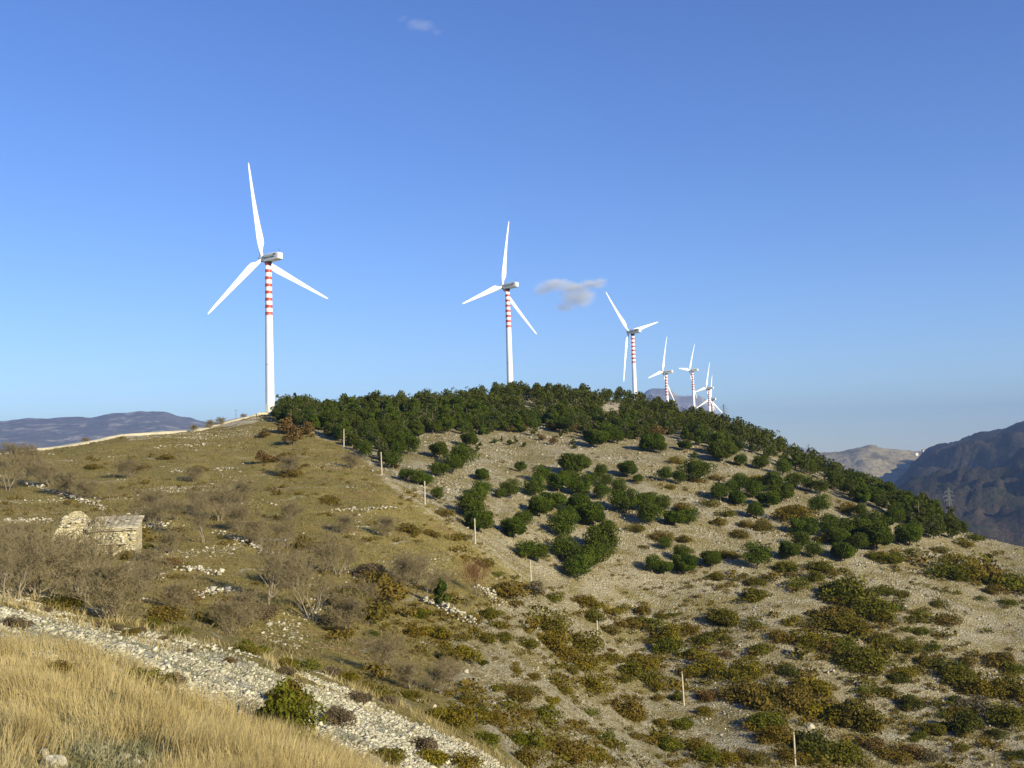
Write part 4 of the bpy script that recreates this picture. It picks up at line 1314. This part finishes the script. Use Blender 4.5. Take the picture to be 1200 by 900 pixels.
for px, py, hp, k, lab in bare:
    g = GN(px, py)
    hm = hp * math.hypot(g[0], g[1]) / FPX
    s = hm / BT[k][2]
    plant_tree('bare_tree', BT[k], g, s, rb_.uniform(0, 6.28), lab, 'bare tree', 'bare winter trees', s * (1.15 if k > 2 else 1.0), 'twigs')
g = G(560, 698)
plant_tree('red_thicket', RT, g, 5.0 / RT[2] * 1.0, 0.3, 'thicket of upright red-brown shoots below the post line', 'thicket', None, 5.5 / RT[2], 'twigs')
g = G(517, 712)
plant_tree('evergreen_tree', EVERG, g, 0.95, 0.0, 'slim dark evergreen on the rocky bank among bare trees', 'evergreen', None, 0.75)

# ------------------------------------------------------------------ stones
def stone_proto(r):
    v = np.array([(x, y, z) for x in (-1, 1) for y in (-1, 1) for z in (-1, 1)], float) * 0.5
    v *= r.uniform(0.55, 1.1, (8, 3))
    v[:, 2] *= 0.75
    f = np.array([(0, 1, 3), (0, 3, 2), (4, 6, 7), (4, 7, 5), (0, 4, 5), (0, 5, 1), (2, 3, 7), (2, 7, 6), (0, 2, 6), (0, 6, 4), (1, 5, 7), (1, 7, 3)])
    a = r.uniform(0, 6.28, 3)
    m = np.array(Matrix.Rotation(a[0], 3, 'X') @ Matrix.Rotation(a[1], 3, 'Y') @ Matrix.Rotation(a[2], 3, 'Z'))
    m2 = np.array(Matrix.Rotation(0.35 * math.sin(a[0]), 3, 'X'))
    v = v @ m2.T
    c = v[f].mean(1)
    return v, f[np.argsort(c[:, 2])[2:]]
rr_ = np.random.default_rng(41)
PROT = [stone_proto(rr_) for _ in range(16)]
def stones(name, P, size, mat, sink=0.25):
    n = len(P)
    k = rr_.integers(0, 16, n)
    pv = np.stack([p[0] for p in PROT])[k]
    a = rr_.uniform(0, 6.28, n)
    sx = size * rr_.uniform(0.7, 1.3, n)
    sy = size * rr_.uniform(0.6, 1.2, n)
    sz = size * rr_.uniform(0.5, 1.0, n)
    x, y, z = pv[..., 0] * sx[:, None], pv[..., 1] * sy[:, None], pv[..., 2] * sz[:, None]
    c, s = np.cos(a)[:, None], np.sin(a)[:, None]
    V = np.stack([x * c - y * s + P[:, 0:1], x * s + y * c + P[:, 1:2], z + P[:, 2:3] + (sz * (0.4 - sink))[:, None]], -1).reshape(-1, 3)
    F = (np.stack([p[1] for p in PROT])[k] + (np.arange(n) * 8)[:, None, None]).reshape(-1, 3)
    t = np.repeat(np.clip(rr_.normal(0.5, 0.28, n), 0, 1), 8)
    return mesh_np(name, V, F, mat, False, {'tint': t})

def sample(n, rlo, rhi, tlo, thi, area=True):
    u = rr_.uniform(0, 1, n)
    r = np.sqrt(rlo ** 2 + u * (rhi ** 2 - rlo ** 2)) if area else rlo * (rhi / rlo) ** u
    th = rr_.uniform(tlo, thi, n)
    x, y = r * np.sin(th), r * np.cos(th)
    z = H(x, y)
    return x, y, z, r

# scree
x, y, z, r = sample(240000, 24, 62, -0.48, 0.12)
zn = zones(x, y, z)
keep = (zn[1] > 0.35 + rr_.uniform(-0.3, 0.4, len(x))) & (fbm(x / 1.6, y / 1.6, 55, 3) > 0.40 + 0.16 * rr_.uniform(-1, 1, len(x)))
P = np.stack([x, y, z], -1)[keep][:38000]
sz = np.clip(rr_.lognormal(math.log(0.053), 0.5, len(P)), 0.026, 0.22)
tag(obj('scree_stones', stones('scree_stones', P, sz, M['scree'], 0.1)), 'pale grey broken limestone of the scree strip in the foreground', 'stones', kind='stuff')

# stones over the right-hand slope
x, y, z, r = sample(260000, 60, 330, -0.25, 0.48)
zn = zones(x, y, z)
den = sstep(0.44, 0.66, fbm(x / 14, y / 14, 61, 4)) * 0.75 + 0.12
keep = (zn[2] * den > rr_.uniform(0, 1, len(x))) & (rr_.uniform(0, 1, len(x)) < np.clip(230 / r, 0, 1.2))
P = np.stack([x, y, z], -1)[keep][:26000]
sz = np.clip(rr_.lognormal(math.log(0.14), 0.5, len(P)) * np.clip(np.hypot(P[:, 0], P[:, 1]) / 150, 0.8, 1.45), 0.07, 0.6)
tag(obj('slope_stones', stones('slope_stones', P, sz, M['slopestone'])), 'loose pale stones littering the dry slope on the right', 'stones', kind='stuff')

# stones in streaks over the left meadow slope
x, y, z, r = sample(120000, 75, 285, -0.52, 0.02)
zn = zones(x, y, z)
ct = z * 1.0 + 0.02 * x
den = sstep(0.60, 0.76, fbm(x / 16, ct / 1.1, 71, 4)) * 0.8 + sstep(0.62, 0.8, fbm(x / 7, y / 7, 73, 3)) * 0.35
keep = ((1 - zn[2]) * den > rr_.uniform(0, 1, len(x)))
P = np.stack([x, y, z], -1)[keep][:15000]
sz = np.clip(rr_.lognormal(math.log(0.10), 0.55, len(P)), 0.05, 0.45)
tag(obj('meadow_stones', stones('meadow_stones', P, sz, M['stone'])), 'white stones lying in streaks over the left meadow slope', 'stones', kind='stuff')

# dry-stone walls and heaps
walls = [([(4, 613), (30, 611), (60, 611)], 0.55, 'low pale dry-stone wall left of the stone hut'), ([(160, 618), (190, 616)], 0.5, 'low pale dry-stone wall right of the hut roof'),
         ([(385, 598), (420, 597), (466, 594)], 0.35, 'thin white line of stones across the upper left slope'), ([(216, 668), (232, 667), (252, 673)], 0.6, 'tumbled white stone heap on the grassy meadow'),
         ([(226, 700), (245, 696), (270, 692)], 0.45, 'short white stone row above the red-brown scrub'), ([(255, 625), (275, 632), (300, 642), (322, 652)], 0.55, 'dark shaded terrace wall above the tall bare tree'),
         ([(405, 668), (430, 678), (452, 690)], 0.5, 'stone terrace edge in the middle of the valley'), ([(495, 705), (512, 710), (535, 722), (552, 732)], 0.9, 'rocky shaded bank under the bare trees near the red thicket'),
         ([(1130, 798), (1165, 795), (1206, 800)], 0.45, 'pale line of stones at the right picture edge'), ([(930, 789), (950, 786), (976, 788)], 0.6, 'pale rock edge in the scrub at lower right'),
         ([(1000, 662), (1030, 660), (1070, 650)], 0.5, 'white stone edge below the right end of the wood'), ([(1120, 636), (1132, 630)], 1.2, 'white rock outcrop at the low tip of the wood'),
         ([(32, 568), (60, 576), (95, 586), (122, 597)], 0.5, 'dark tumbled wall along the hedge under the dirt road'), ([(180, 525), (215, 522), (250, 520)], 0.35, 'white stone line high on the left slope'),
         ([(200, 553), (240, 551), (275, 549)], 0.35, 'second white stone line lower on the left slope'), ([(560, 690), (575, 700), (590, 712)], 0.8, 'grey rock outcrop right of the red thicket')]
for line, hw, lab in walls:
    pts = []
    for (x0, y0), (x1, y1) in zip(line[:-1], line[1:]):
        n = max(2, int(math.hypot(x1 - x0, y1 - y0) * 1.6))
        for k in range(n):
            t = (k + rr_.uniform()) / n
            if rr_.uniform() < 0.3:
                continue
            g = GN(x0 + (x1 - x0) * t, y0 + (y1 - y0) * t + rr_.normal() * 0.7)
            for lv in range(1 + int(hw > 0.4) + int(hw > 0.7)):
                pts.append(g + np.array([rr_.normal() * 0.4, rr_.normal() * 0.4, lv * 0.2 + rr_.uniform(-0.05, 0.05)]))
    P = np.array(pts)
    tag(obj('dry_stone_wall', stones('dry_stone_wall', P, np.clip(rr_.lognormal(math.log(0.22), 0.4, len(P)), 0.1, 0.55), M['stone'], 0.2)), lab, 'stone wall', 'dry-stone walls and rock edges')

# boulders in the near grass: built one by one
def boulder(seed):
    r = np.random.default_rng(seed)
    bm = bmesh.new()
    bmesh.ops.create_icosphere(bm, subdivisions=3, radius=0.5)
    off = r.uniform(0, 50, 3)
    for v in bm.verts:
        p = np.array(v.co)
        k = 1 + 0.9 * (float(fbm(p[0] * 2.6 + off[0], p[1] * 2.6 + p[2] * 2.1 + off[1], seed, 4)) - 0.5)
        q = p * k
        q[2] *= 0.8
        v.co = q
    m = bm_mesh('boulder', bm, M['stone'], False)
    a = m.attributes.new('tint', 'FLOAT', 'POINT')
    a.data.foreach_set('value', np.full(len(m.vertices), 0.62, np.float32))
    return m
BO = [boulder(k) for k in range(4)]
bl = [(63, 893, 20, 'cream-white boulder in the grass at the bottom left corner'), (52, 881, 10, 'small rock behind the cream-white boulder'), (33, 868, 9, 'pale rock in the grass above and left of the cream boulder'), (53, 864, 8, 'small pale rock above the cream boulder'),
      (34, 853, 5, 'tiny pale stone uppermost among the corner rocks'), (148, 886, 9, 'flat grey rock in the grass right of the cream boulder'), (160, 893, 8, 'grey rock at the right end of the flat one'), (120, 877, 8, 'low grey slab between the cream boulder and the flat rock'), (92, 878, 7, 'small rock just right of the cream boulder'),
      (490, 820, 6, 'white boulder at the far edge of the scree'), (508, 828, 6, 'pale boulder right of the white one at the scree edge'), (245, 818, 10, 'pale flat stone where the grass meets the scree'), (950, 851, 8, 'white boulder in the scrub left of the lowest post'), (116, 655, 6, 'pale boulder below the hut front')]
for i, (px, py, w, lab) in enumerate(bl):
    g = G(px, py + 0.3 * w, 6)
    wm = w * math.hypot(g[0], g[1]) / FPX / 0.8
    tag(obj('boulder', BO[i % 4], loc=(g[0], g[1], g[2] + wm * 0.12), rot=(0, 0, i * 1.9), scale=(wm, wm * 0.8, wm * 1.0)), lab, 'boulder', 'single boulders')

# ------------------------------------------------------------------ grass
def blades(name, P, h, w, mat, lean=0.28, wind=(0.0, 0.0), simple=False):
    n = len(P)
    lean = lean * (0.5 + 1.3 * fbm(P[:, 0] / 0.8, P[:, 1] / 0.8, 88, 2))
    wx = fbm(P[:, 0] / 1.5, P[:, 1] / 1.5, 89, 2) - 0.5
    wind = (wind[0] + wx * 0.5, wind[1] + wx * 0.3)
    tn = (fbm(P[:, 0] / 1.1, P[:, 1] / 1.1, 87, 3) - 0.5) * 1.6
    a = rr_.uniform(0, 6.28, n)
    sd = np.stack([np.cos(a), np.sin(a), 0 * a], -1) * w[:, None] * 0.5
    ln = np.stack([rr_.normal(size=n) * lean + wind[0], rr_.normal(size=n) * lean + wind[1], np.ones(n)], -1)
    mid = P + ln * (h * 0.55)[:, None]
    ln2 = ln + np.stack([rr_.normal(size=n) * lean * 1.2 + wind[0], rr_.normal(size=n) * lean * 1.2 + wind[1], -0.15 * np.ones(n)], -1)
    tip = mid + ln2 * (h * 0.45)[:, None]
    V = np.stack([P - sd, P + sd, mid + sd * 0.8, mid - sd * 0.8, tip], 1).reshape(-1, 3)
    if simple:
        V = np.stack([P - sd, P + sd, tip], 1).reshape(-1, 3)
        return mesh_np(name, V, np.arange(3 * n).reshape(-1, 3), mat, False, {'tint': np.repeat(np.clip(rr_.normal(0.5, 0.3, n), 0, 1), 3)})
    b0 = (np.arange(n) * 5)[:, None]
    F = np.concatenate([b0 + np.array([[0, 1, 2]]), b0 + np.array([[0, 2, 3]]), b0 + np.array([[3, 2, 4]])])
    t = np.repeat(np.clip(rr_.normal(0.5, 0.25, n) + tn, 0, 1), 5)
    return mesh_np(name, V, F, mat, False, {'tint': t})
x, y, z, r = sample(300000, 11, 50, -0.50, 0.12, False)
zn = zones(x, y, z)
corner = fbm(x / 1.8, y / 1.8, 91, 3)
px, py = proj(np.stack([x, y, z], -1))
pw_ = px + 120 * (fbm(x / 1.1, y / 1.1, 92, 3) - 0.5)
thin = np.where((pw_ < 180) & (py > 850 + 25 * np.sin(px / 23)), 0.22, 1.0)
keep = (zn[0] * thin * (0.12 + 1.3 * sstep(0.34, 0.62, corner)) > rr_.uniform(0, 1, len(x)))
P = np.stack([x, y, z], -1)[keep][:115000]
cl = fbm(P[:, 0] / 0.7, P[:, 1] / 0.7, 93, 2)
hh = (0.12 + 0.72 * cl) * rr_.uniform(0.7, 1.25, len(P))
tag(obj('dry_grass', blades('dry_grass', P, hh, rr_.uniform(0.006, 0.014, len(P)), M['dead'], 0.15, (0.02, 0.0))), 'tall straw-coloured grass covering the near slope at bottom left', 'grass', kind='stuff')
# herbs among the corner rocks
x, y, z, r = sample(60000, 12, 30, -0.60, -0.05, False)
px, py = proj(np.stack([x, y, z], -1))
pw_ = px + 140 * (fbm(x / 1.1, y / 1.1, 92, 3) - 0.5)
keep = (pw_ < 170) & (py > 815 + rr_.uniform(-10, 60, len(x))) & (fbm(x / 0.9, y / 0.9, 95, 3) > 0.45)
P = np.stack([x, y, z], -1)[keep][:14000]
tag(obj('herbs', blades('herbs', P, rr_.uniform(0.08, 0.30, len(P)), rr_.uniform(0.015, 0.035, len(P)), M['herb'], 0.5)), 'grey-green herbs among the rocks in the bottom left corner', 'herbs', kind='stuff')
# weeds in the scree
x, y, z, r = sample(60000, 24, 60, -0.48, 0.12)
zn = zones(x, y, z)
keep = (zn[1] > 0.5) & (fbm(x / 1.3, y / 1.3, 96, 3) > 0.53)
P = np.stack([x, y, z], -1)[keep][:9000]
tag(obj('scree_weeds', blades('scree_weeds', P, rr_.uniform(0.06, 0.22, len(P)), rr_.uniform(0.012, 0.03, len(P)), M['herb'], 0.6)), 'low grey-green weeds growing between the scree stones', 'weeds', kind='stuff')
# meadow and slope tussocks
x, y, z, r = sample(150000, 58, 290, -0.53, 0.53, True)
zn = zones(x, y, z)
keep = (zn[1] < 0.3) & ((1 - 0.35 * zn[2]) * (0.2 + sstep(0.35, 0.6, fbm(x / 6, y / 6, 97, 3))) > rr_.uniform(0, 1.1, len(x))) & (zn[3] < 0.4)
P0 = np.stack([x, y, z], -1)[keep][:40000]
P = np.repeat(P0, 4, 0)
P[:, :2] += rr_.normal(size=(len(P), 2)) * 0.16
hh = np.repeat(rr_.uniform(0.12, 0.4, len(P0)), 4) * rr_.uniform(0.7, 1.2, len(P))
tag(obj('meadow_tussocks', blades('meadow_tussocks', P, hh, rr_.uniform(0.06, 0.15, len(P)), M['tuft'], 0.4, (0.0, 0.0), True)), 'short dull grass tussocks over meadow and slopes', 'grass', kind='stuff')
# straw tussocks at the edge of the scree
x, y, z, r = sample(60000, 26, 75, -0.55, 0.2)
zn = zones(x, y, z)
px, py = proj(np.stack([x, y, z], -1))
ed = np.abs(poly_sd(SCREE, px, py))
keep = (ed < 12) & (fbm(x / 1.4, y / 1.4, 99, 2) > 0.56)
P = np.stack([x, y, z], -1)[keep][:9000]
tag(obj('edge_grass', blades('edge_grass', P, rr_.uniform(0.2, 0.55, len(P)), rr_.uniform(0.012, 0.03, len(P)), M['dead'], 0.35)), 'straw tufts fringing the scree strip', 'grass', kind='stuff')

# ------------------------------------------------------------------ posts along the fire-break
def post_mesh():
    bm = bmesh.new()
    lathe(bm, [(0.125, -0.5), (0.12, 0.6), (0.11, 2.0), (0.095, 3.7), (0.06, 3.78)], 10)
    return bm_mesh('post', bm, M['wood'], False)
def cap_mesh():
    bm = bmesh.new()
    tube(bm, (0.02, 0, 3.55), (0.30, 0, 3.62), 0.022, 0.022, 6)
    lathe(bm, [(0.04, 3.60), (0.06, 3.66), (0.045, 3.74), (0.02, 3.78)], 8)
    for v in bm.verts:
        if v.co.z > 3.59 and abs(v.co.x) < 0.07 and abs(v.co.y) < 0.07:
            v.co.x += 0.30
    return bm_mesh('insulator', bm, M['dark'])
PM, CM = post_mesh(), cap_mesh()
posts = [(339, 496, 14, 'highest pole, among rust shrubs at the left end of the wood'), (403, 525, 22, 'second pole from the top, beside the wood on the fire-break'), (447.5, 556, 26, 'third pole from the top, where the wood ends beside the bare strip'),
         (498, 591, 27, 'fourth pole from the top, left of the dark pines'), (557, 637, 29, 'fifth pole from the top, in front of a broad pine'), (622.5, 686, 29, 'sixth pole from the top, just left of the lowest pine cluster'), (700.5, 755, 27, 'third pole from the bottom, in olive scrub'),
         (801.5, 827, 38, 'second pole from the bottom, on a bare stony strip'), (932, 897, 36, 'lowest pole, in dark scrub near the bottom edge')]
for i, (px, py, hp, lab) in enumerate(posts):
    g = GN(px, py)
    s = hp * math.hypot(g[0], g[1]) / FPX / 3.78
    o_ = empty('utility_pole', g, i * 0.7)
    o_.scale = (1, 1, s)
    o_.rotation_euler = (0.02 * math.sin(i * 2.1), 0.02 * math.cos(i * 1.3), i * 0.7)
    tag(o_, lab, 'pole', 'poles down the fire-break')
    obj('post', PM, o_)
    obj('insulator', CM, o_)
g = GN(273, 487)
bm = bmesh.new()
tube(bm, (0, 0, -0.5), (0, 0, 3.2), 0.06, 0.04, 6)
tube(bm, (-0.35, 0, 2.9), (0.35, 0, 2.9), 0.04, 0.04, 6)
tag(obj('mast', bm_mesh('mast', bm, M['dark']), loc=g + np.array([0, 3, 0])), 'thin dark mast on the skyline left of the nearest turbine', 'mast')

# ------------------------------------------------------------------ stone hut
def hut():
    g = G(108, 650)
    o_ = empty('stone_hut', g, R(12))
    tag(o_, 'half-ruined pale stone hut with mossy slab roof on the left slope', 'hut')
    r = np.random.default_rng(3)
    def wall(x0, x1, y0, y1, z0, z1, name, top=None, nseg=9):
        """rough masonry block with uneven top edge"""
        bm = bmesh.new()
        nx = nseg
        ring = []
        for k in range(nx + 1):
            x = x0 + (x1 - x0) * k / nx
            zt = (top(k / nx) if top else z1) + r.normal() * 0.04
            ring.append([bm.verts.new((x + r.normal() * 0.02, y0 + r.normal() * 0.04, z0)), bm.verts.new((x + r.normal() * 0.02, y0 + r.normal() * 0.05, (z0 + zt) / 2)), bm.verts.new((x, y0 + r.normal() * 0.03, zt)),
                         bm.verts.new((x, y1 + r.normal() * 0.03, zt)), bm.verts.new((x, y1, z0))])
        for a, b2 in zip(ring[:-1], ring[1:]):
            for k in range(5):
                bm.faces.new((a[k], b2[k], b2[(k + 1) % 5], a[(k + 1) % 5]))
        bm.faces.new(ring[0])
        bm.faces.new(ring[-1][::-1])
        return obj(name, bm_mesh(name, bm, M['masonry']), o_)
    # roofed half: x -0.6..3.9, y 0..4
    wall(0.1, 3.85, 0.0, 0.5, -1.0, 2.15, 'front_wall')
    wall(-0.6, 3.4, 3.9, 4.4, -1.0, 3.0, 'back_wall')
    def side(x, name):
        bm = bmesh.new()
        pts = [(0.1, -1.0), (4.3, -1.0), (4.3, 3.0), (3.0, 2.82), (1.6, 2.5), (0.1, 2.15)]
        a = [bm.verts.new((x, p[0], p[1])) for p in pts]
        c = [bm.verts.new((x + 0.5, p[0], p[1])) for p in pts]
        bm.faces.new(a[::-1])
        bm.faces.new(c)
        for k in range(len(pts)):
            j = (k + 1) % len(pts)
            bm.faces.new((a[k], a[j], c[j], c[k]))
        return obj(name, bm_mesh(name, bm, M['masonry']), o_)
    side(3.4, 'end_wall')
    side(-0.1, 'inner_wall')
    # roof of slabs in sloping rows
    bm = bmesh.new()
    q = [(-0.5, -0.25, 2.14), (4.05, -0.25, 2.14), (4.05, 4.5, 3.08), (-0.5, 4.5, 3.08)]
    a = [bm.verts.new(p) for p in q]
    c = [bm.verts.new((p[0], p[1], p[2] + 0.12)) for p in q]
    bm.faces.new(a[::-1])
    bm.faces.new(c)
    for k in range(4):
        bm.faces.new((a[k], a[(k + 1) % 4], c[(k + 1) % 4], c[k]))
    rf_ = obj('roof', bm_mesh('roof', bm, M['slab']), o_)
    sl = [None, None]
    for qn in range(2):
        bm = bmesh.new()
        box(bm, (-0.24, -0.36, 0), (0.24, 0.36, 0.07))
        for v in bm.verts:
            v.co += Vector((r.normal() * 0.03, r.normal() * 0.03, r.normal() * 0.012))
        sl[qn] = bm_mesh('roof_slab', bm, (M['slab'], M['slab2'])[qn])
    for cx in range(9):
        for cy in range(8):
            if r.uniform() < 0.06:
                continue
            x = -0.25 + cx * 0.51
            y = 0.02 + cy * 0.59
            pale = cx < 2 or (cx % 2 == 0 and r.uniform() < 0.45) or cy == 0
            obj('roof_slab', sl[1 if pale else 0], rf_, loc=(x, y, 2.30 + 0.198 * (y + 0.25) + (0.05 if cx % 2 else 0) + r.uniform(0, 0.03)), rot=(R(11.2) + r.normal() * 0.02, r.normal() * 0.03, r.normal() * 0.06))
    # ruined taller half on the left
    wall(-4.6, -0.15, 0.3, 0.95, -1.2, 3.2, 'ruined_front_wall', lambda t: 1.2 + 2.1 * math.exp(-((t - 0.62) / 0.38) ** 4) + 0.25 * math.sin(t * 17))
    wall(-4.4, -0.6, 4.0, 4.6, -1.2, 3.2, 'ruined_back_wall', lambda t: 1.6 + 2.3 * math.exp(-((t - 0.62) / 0.4) ** 4) + 0.2 * math.sin(t * 13))
    # loose stones proud of the faces and along the broken tops
    pts = []
    for _ in range(230):
        x = r.uniform(-4.5, 3.8)
        if x > 0.1:
            pts.append((x, -0.02 + r.normal() * 0.03, r.uniform(-0.6, 2.05)))
        else:
            u = (x + 4.6) / 4.45
            zt = 1.2 + 2.1 * math.exp(-((u - 0.62) / 0.38) ** 4) + 0.25 * math.sin(u * 17)
            pts.append((x, 0.28 + r.normal() * 0.04, r.uniform(-0.8, zt)) if r.uniform() < 0.55 else (x, 0.6 + r.normal() * 0.2, zt))
    for _ in range(60):
        pts.append((r.uniform(-4.8, 4.2), r.uniform(-2.2, -0.2), -0.55 + r.normal() * 0.1))
    sm = obj('loose_stones', stones('loose_stones', np.array(pts), rr_.uniform(0.12, 0.42, len(pts)), M['stone']), o_)
    sm['kind'] = 'stuff'
    # low outbuilding block in front with a dark gap
    wall(0.5, 1.55, -1.3, -0.02, -1.4, 0.85, 'porch_wall', lambda t: 0.8 + 0.12 * math.sin(t * 9), 4)
    wall(2.0, 2.95, -1.3, -0.02, -1.4, 0.8, 'porch_wall', lambda t: 0.75 + 0.1 * math.sin(t * 7), 4)
    bm = bmesh.new()
    box(bm, (0.45, -1.35, 0.93), (3.0, -0.03, 1.03))
    obj('porch_lintel', bm_mesh('porch_lintel', bm, M['slab2']), o_)
    bm = bmesh.new()
    box(bm, (1.2, -0.06, 1.35), (1.75, 0.1, 1.55))
    obj('window', bm_mesh('window', bm, M['dark']), o_)
hut()

# ------------------------------------------------------------------ lattice pylon in the valley
def pylon(foot, h, name, lab, rz):
    o_ = empty(name, foot, rz)
    tag(o_, lab, 'pylon', 'power-line pylons')
    w0, w1 = h * 0.10, h * 0.018
    def cor(z, i):
        w = w0 + (w1 - w0) * min(1, z / (h * 0.8)) if z < h * 0.8 else w1
        return Vector(((-1, 1, 1, -1)[i] * w, (-1, -1, 1, 1)[i] * w, z))
    t = h * 0.0055
    lv = [0, 0.16, 0.30, 0.42, 0.53, 0.62, 0.70, 0.78, 0.86, 0.93, 1.0]
    for i in range(4):
        bm = bmesh.new()
        tube(bm, cor(-2, i), cor(h * 0.8, i), t, t * 0.7, 4)
        tube(bm, cor(h * 0.8, i), cor(h, i), t * 0.7, t * 0.6, 4)
        obj('leg', bm_mesh('leg', bm, M['steel']), o_)
    bm = bmesh.new()
    for a, c in zip(lv[:-1], lv[1:]):
        for i in range(4):
            j = (i + 1) % 4
            tube(bm, cor(a * h, i), cor(c * h, j), t * 0.55, t * 0.55, 3, False)
            tube(bm, cor(a * h, j), cor(c * h, i), t * 0.55, t * 0.55, 3, False)
    br = obj('bracing', bm_mesh('bracing', bm, M['steel']), o_)
    br['kind'] = 'stuff'
    for z, L in ((0.66, 0.16), (0.77, 0.19), (0.88, 0.14)):
        bm = bmesh.new()
        for s in (-1, 1):
            for yy in (-1, 1):
                tube(bm, (0, yy * w1, z * h), (s * L * h, 0, z * h), t * 0.7, t * 0.6, 4)
                tube(bm, (0, yy * w1, (z + 0.05) * h), (s * L * h, 0, z * h), t * 0.6, t * 0.5, 4)
            tube(bm, (s * L * h, 0, z * h), (s * L * h, 0, (z - 0.05) * h), t * 0.9, t * 0.9, 5)
        obj('cross_arm', bm_mesh('cross_arm', bm, M['steel']), o_)
p = at(1114, 616, 900)
pylon(p, 41 * 900 / FPX, 'pylon', 'grey lattice pylon behind the right slope against the dark mountain flank', R(20))
for px, py, hp, d, lab in ((849, 500, 26, 1300, 'tiny faint pylon on the skyline right of the last turbine'), (948, 537, 16, 1500, 'tiny faint pylon on the skyline left of the cream hill')):
    p = at(px, py, d)
    pylon(p, hp * d / FPX, 'pylon', lab, R(10))

# far white farmhouses on the saddle of the cream hill
def house(px, py, d, w, lab):
    p = at(px, py, d)
    o_ = empty('farmhouse', p, R(15))
    tag(o_, lab, 'house', 'far houses on the cream hill')
    bm = bmesh.new()
    box(bm, (-w / 2, -w * 0.3, -8), (w / 2, w * 0.3, w * 0.35))
    obj('wall', bm_mesh('wall', bm, M['plaster']), o_)
    bm = bmesh.new()
    loft(bm, [[(x, -w * 0.34, w * 0.352), (x, w * 0.34, w * 0.352), (x, 0, w * 0.55)] for x in (-w * 0.54, w * 0.54)])
    obj('roof', bm_mesh('roof', bm, M['rooftile']), o_)
house(1083, 529.5, 5450, 22, 'bright white farmhouse on the saddle between cream hill and mountain')
house(1074, 532, 5350, 14, 'small white farmhouse left of and below the bright one')

# ------------------------------------------------------------------ clouds (above the haze) and haze
def cloud(name, blobs, d, dens, lab, seed, col=(1.0, 0.99, 0.97)):
    pts = [(at(px, py, d), w * d / FPX, h * d / FPX) for px, py, w, h in blobs]
    c = np.mean([p[0] for p in pts], axis=0)
    th = math.atan2(c[0], c[1])
    t = NT(name + '_vapour')
    nd = t.node('ShaderNodeVolumePrincipled')
    P = t.objco()
    warp = t.node('ShaderNodeTexNoise')
    sc = 1.0 / (pts[0][2])
    warp.inputs['Scale'].default_value = sc * 0.9
    warp.inputs['Detail'].default_value = 4
    t.l.new(P, warp.inputs['Vector'])
    off_ = t.node('ShaderNodeVectorMath', operation='MULTIPLY_ADD')
    t.l.new(warp.outputs['Color'], off_.inputs[0])
    k = pts[0][2] * 0.75
    off_.inputs[1].default_value = (k, k, k)
    off_.inputs[2].default_value = (-k / 2, -k / 2, -k / 2)
    ad = t.node('ShaderNodeVectorMath', operation='ADD')
    t.l.new(P, ad.inputs[0])
    t.l.new(off_.outputs[0], ad.inputs[1])
    tot = None
    lo, hi = np.array([1e9] * 3), np.array([-1e9] * 3)
    for p, w, h in pts:
        q = p - c
        q = np.array([q[0] * math.cos(th) - q[1] * math.sin(th), 0.0, q[2]])
        rad = np.array([w / 2, (w + h) / 3, h / 2])
        lo, hi = np.minimum(lo, q - rad * 1.25), np.maximum(hi, q + rad * 1.25)
        s = t.node('ShaderNodeVectorMath', operation='SUBTRACT')
        t.l.new(ad.outputs[0], s.inputs[0])
        s.inputs[1].default_value = q
        dv = t.node('ShaderNodeVectorMath', operation='DIVIDE')
        t.l.new(s.outputs[0], dv.inputs[0])
        dv.inputs[1].default_value = rad
        ln = t.node('ShaderNodeVectorMath', operation='LENGTH')
        t.l.new(dv.outputs[0], ln.inputs[0])
        v = t.mr(ln.outputs['Value'], 1.0, 0.1)
        tot = v if tot is None else t.math('MAXIMUM', tot, v)
    n2 = t.mr(t.noise(P, sc * 2.6, 8, 0.68), 0.34, 0.6, 0.22, 1.0)
    t.put(nd.inputs['Density'], t.math('MULTIPLY', t.math('MULTIPLY', tot, n2), dens))
    nd.inputs['Color'].default_value = (*col, 1)
    nd.inputs['Anisotropy'].default_value = -0.4
    t.l.new(nd.outputs[0], t.out.inputs['Volume'])
    bm = bmesh.new()
    bmesh.ops.create_icosphere(bm, subdivisions=3, radius=1.0)
    ce, ex = (lo + hi) / 2, (hi - lo) / 2 * 1.45
    for v in bm.verts:
        v.co = Vector((v.co.x * ex[0] + ce[0], v.co.y * ex[1] + ce[1], v.co.z * ex[2] + ce[2]))
    o_ = obj(name, bm_mesh(name, bm, t.m), loc=c, rot=(0, 0, -th))
    tag(o_, lab, 'cloud')
    return o_
cloud('cloud', [(678, 348, 50, 26), (648, 335, 58, 14), (633, 340, 26, 11), (672, 338, 58, 18), (694, 333, 50, 14), (706, 328, 24, 8), (664, 358, 30, 14)], 7000, 0.016, 'small grey-white ragged cloud between the second and third turbine', 1)
cloud('cloud', [(494, 30, 46, 12), (485, 27, 26, 7), (512, 38, 18, 10), (472, 22, 20, 5)], 7000, 0.003, 'thin white wisp of cloud high in the blue sky near the top edge', 2)

zmax = max((o2.matrix_world @ Vector(c)).z for o2 in COL.objects if o2.type == 'MESH' and o2.name.startswith('mountain') for c in o2.bound_box)
bm = bmesh.new()
box(bm, (-20100, -20100, -420), (20100, 20100, max(zmax, 110) + 25))
t = NT('haze_air')
pv = t.node('ShaderNodeVolumePrincipled')
pv.inputs['Density'].default_value = HAZE
pv.inputs['Color'].default_value = (0.25, 0.39, 0.74, 1)
pv.inputs['Anisotropy'].default_value = 0.0
t.l.new(pv.outputs[0], t.out.inputs['Volume'])
tag(obj('haze', bm_mesh('haze', bm, t.m)), kind='stuff')
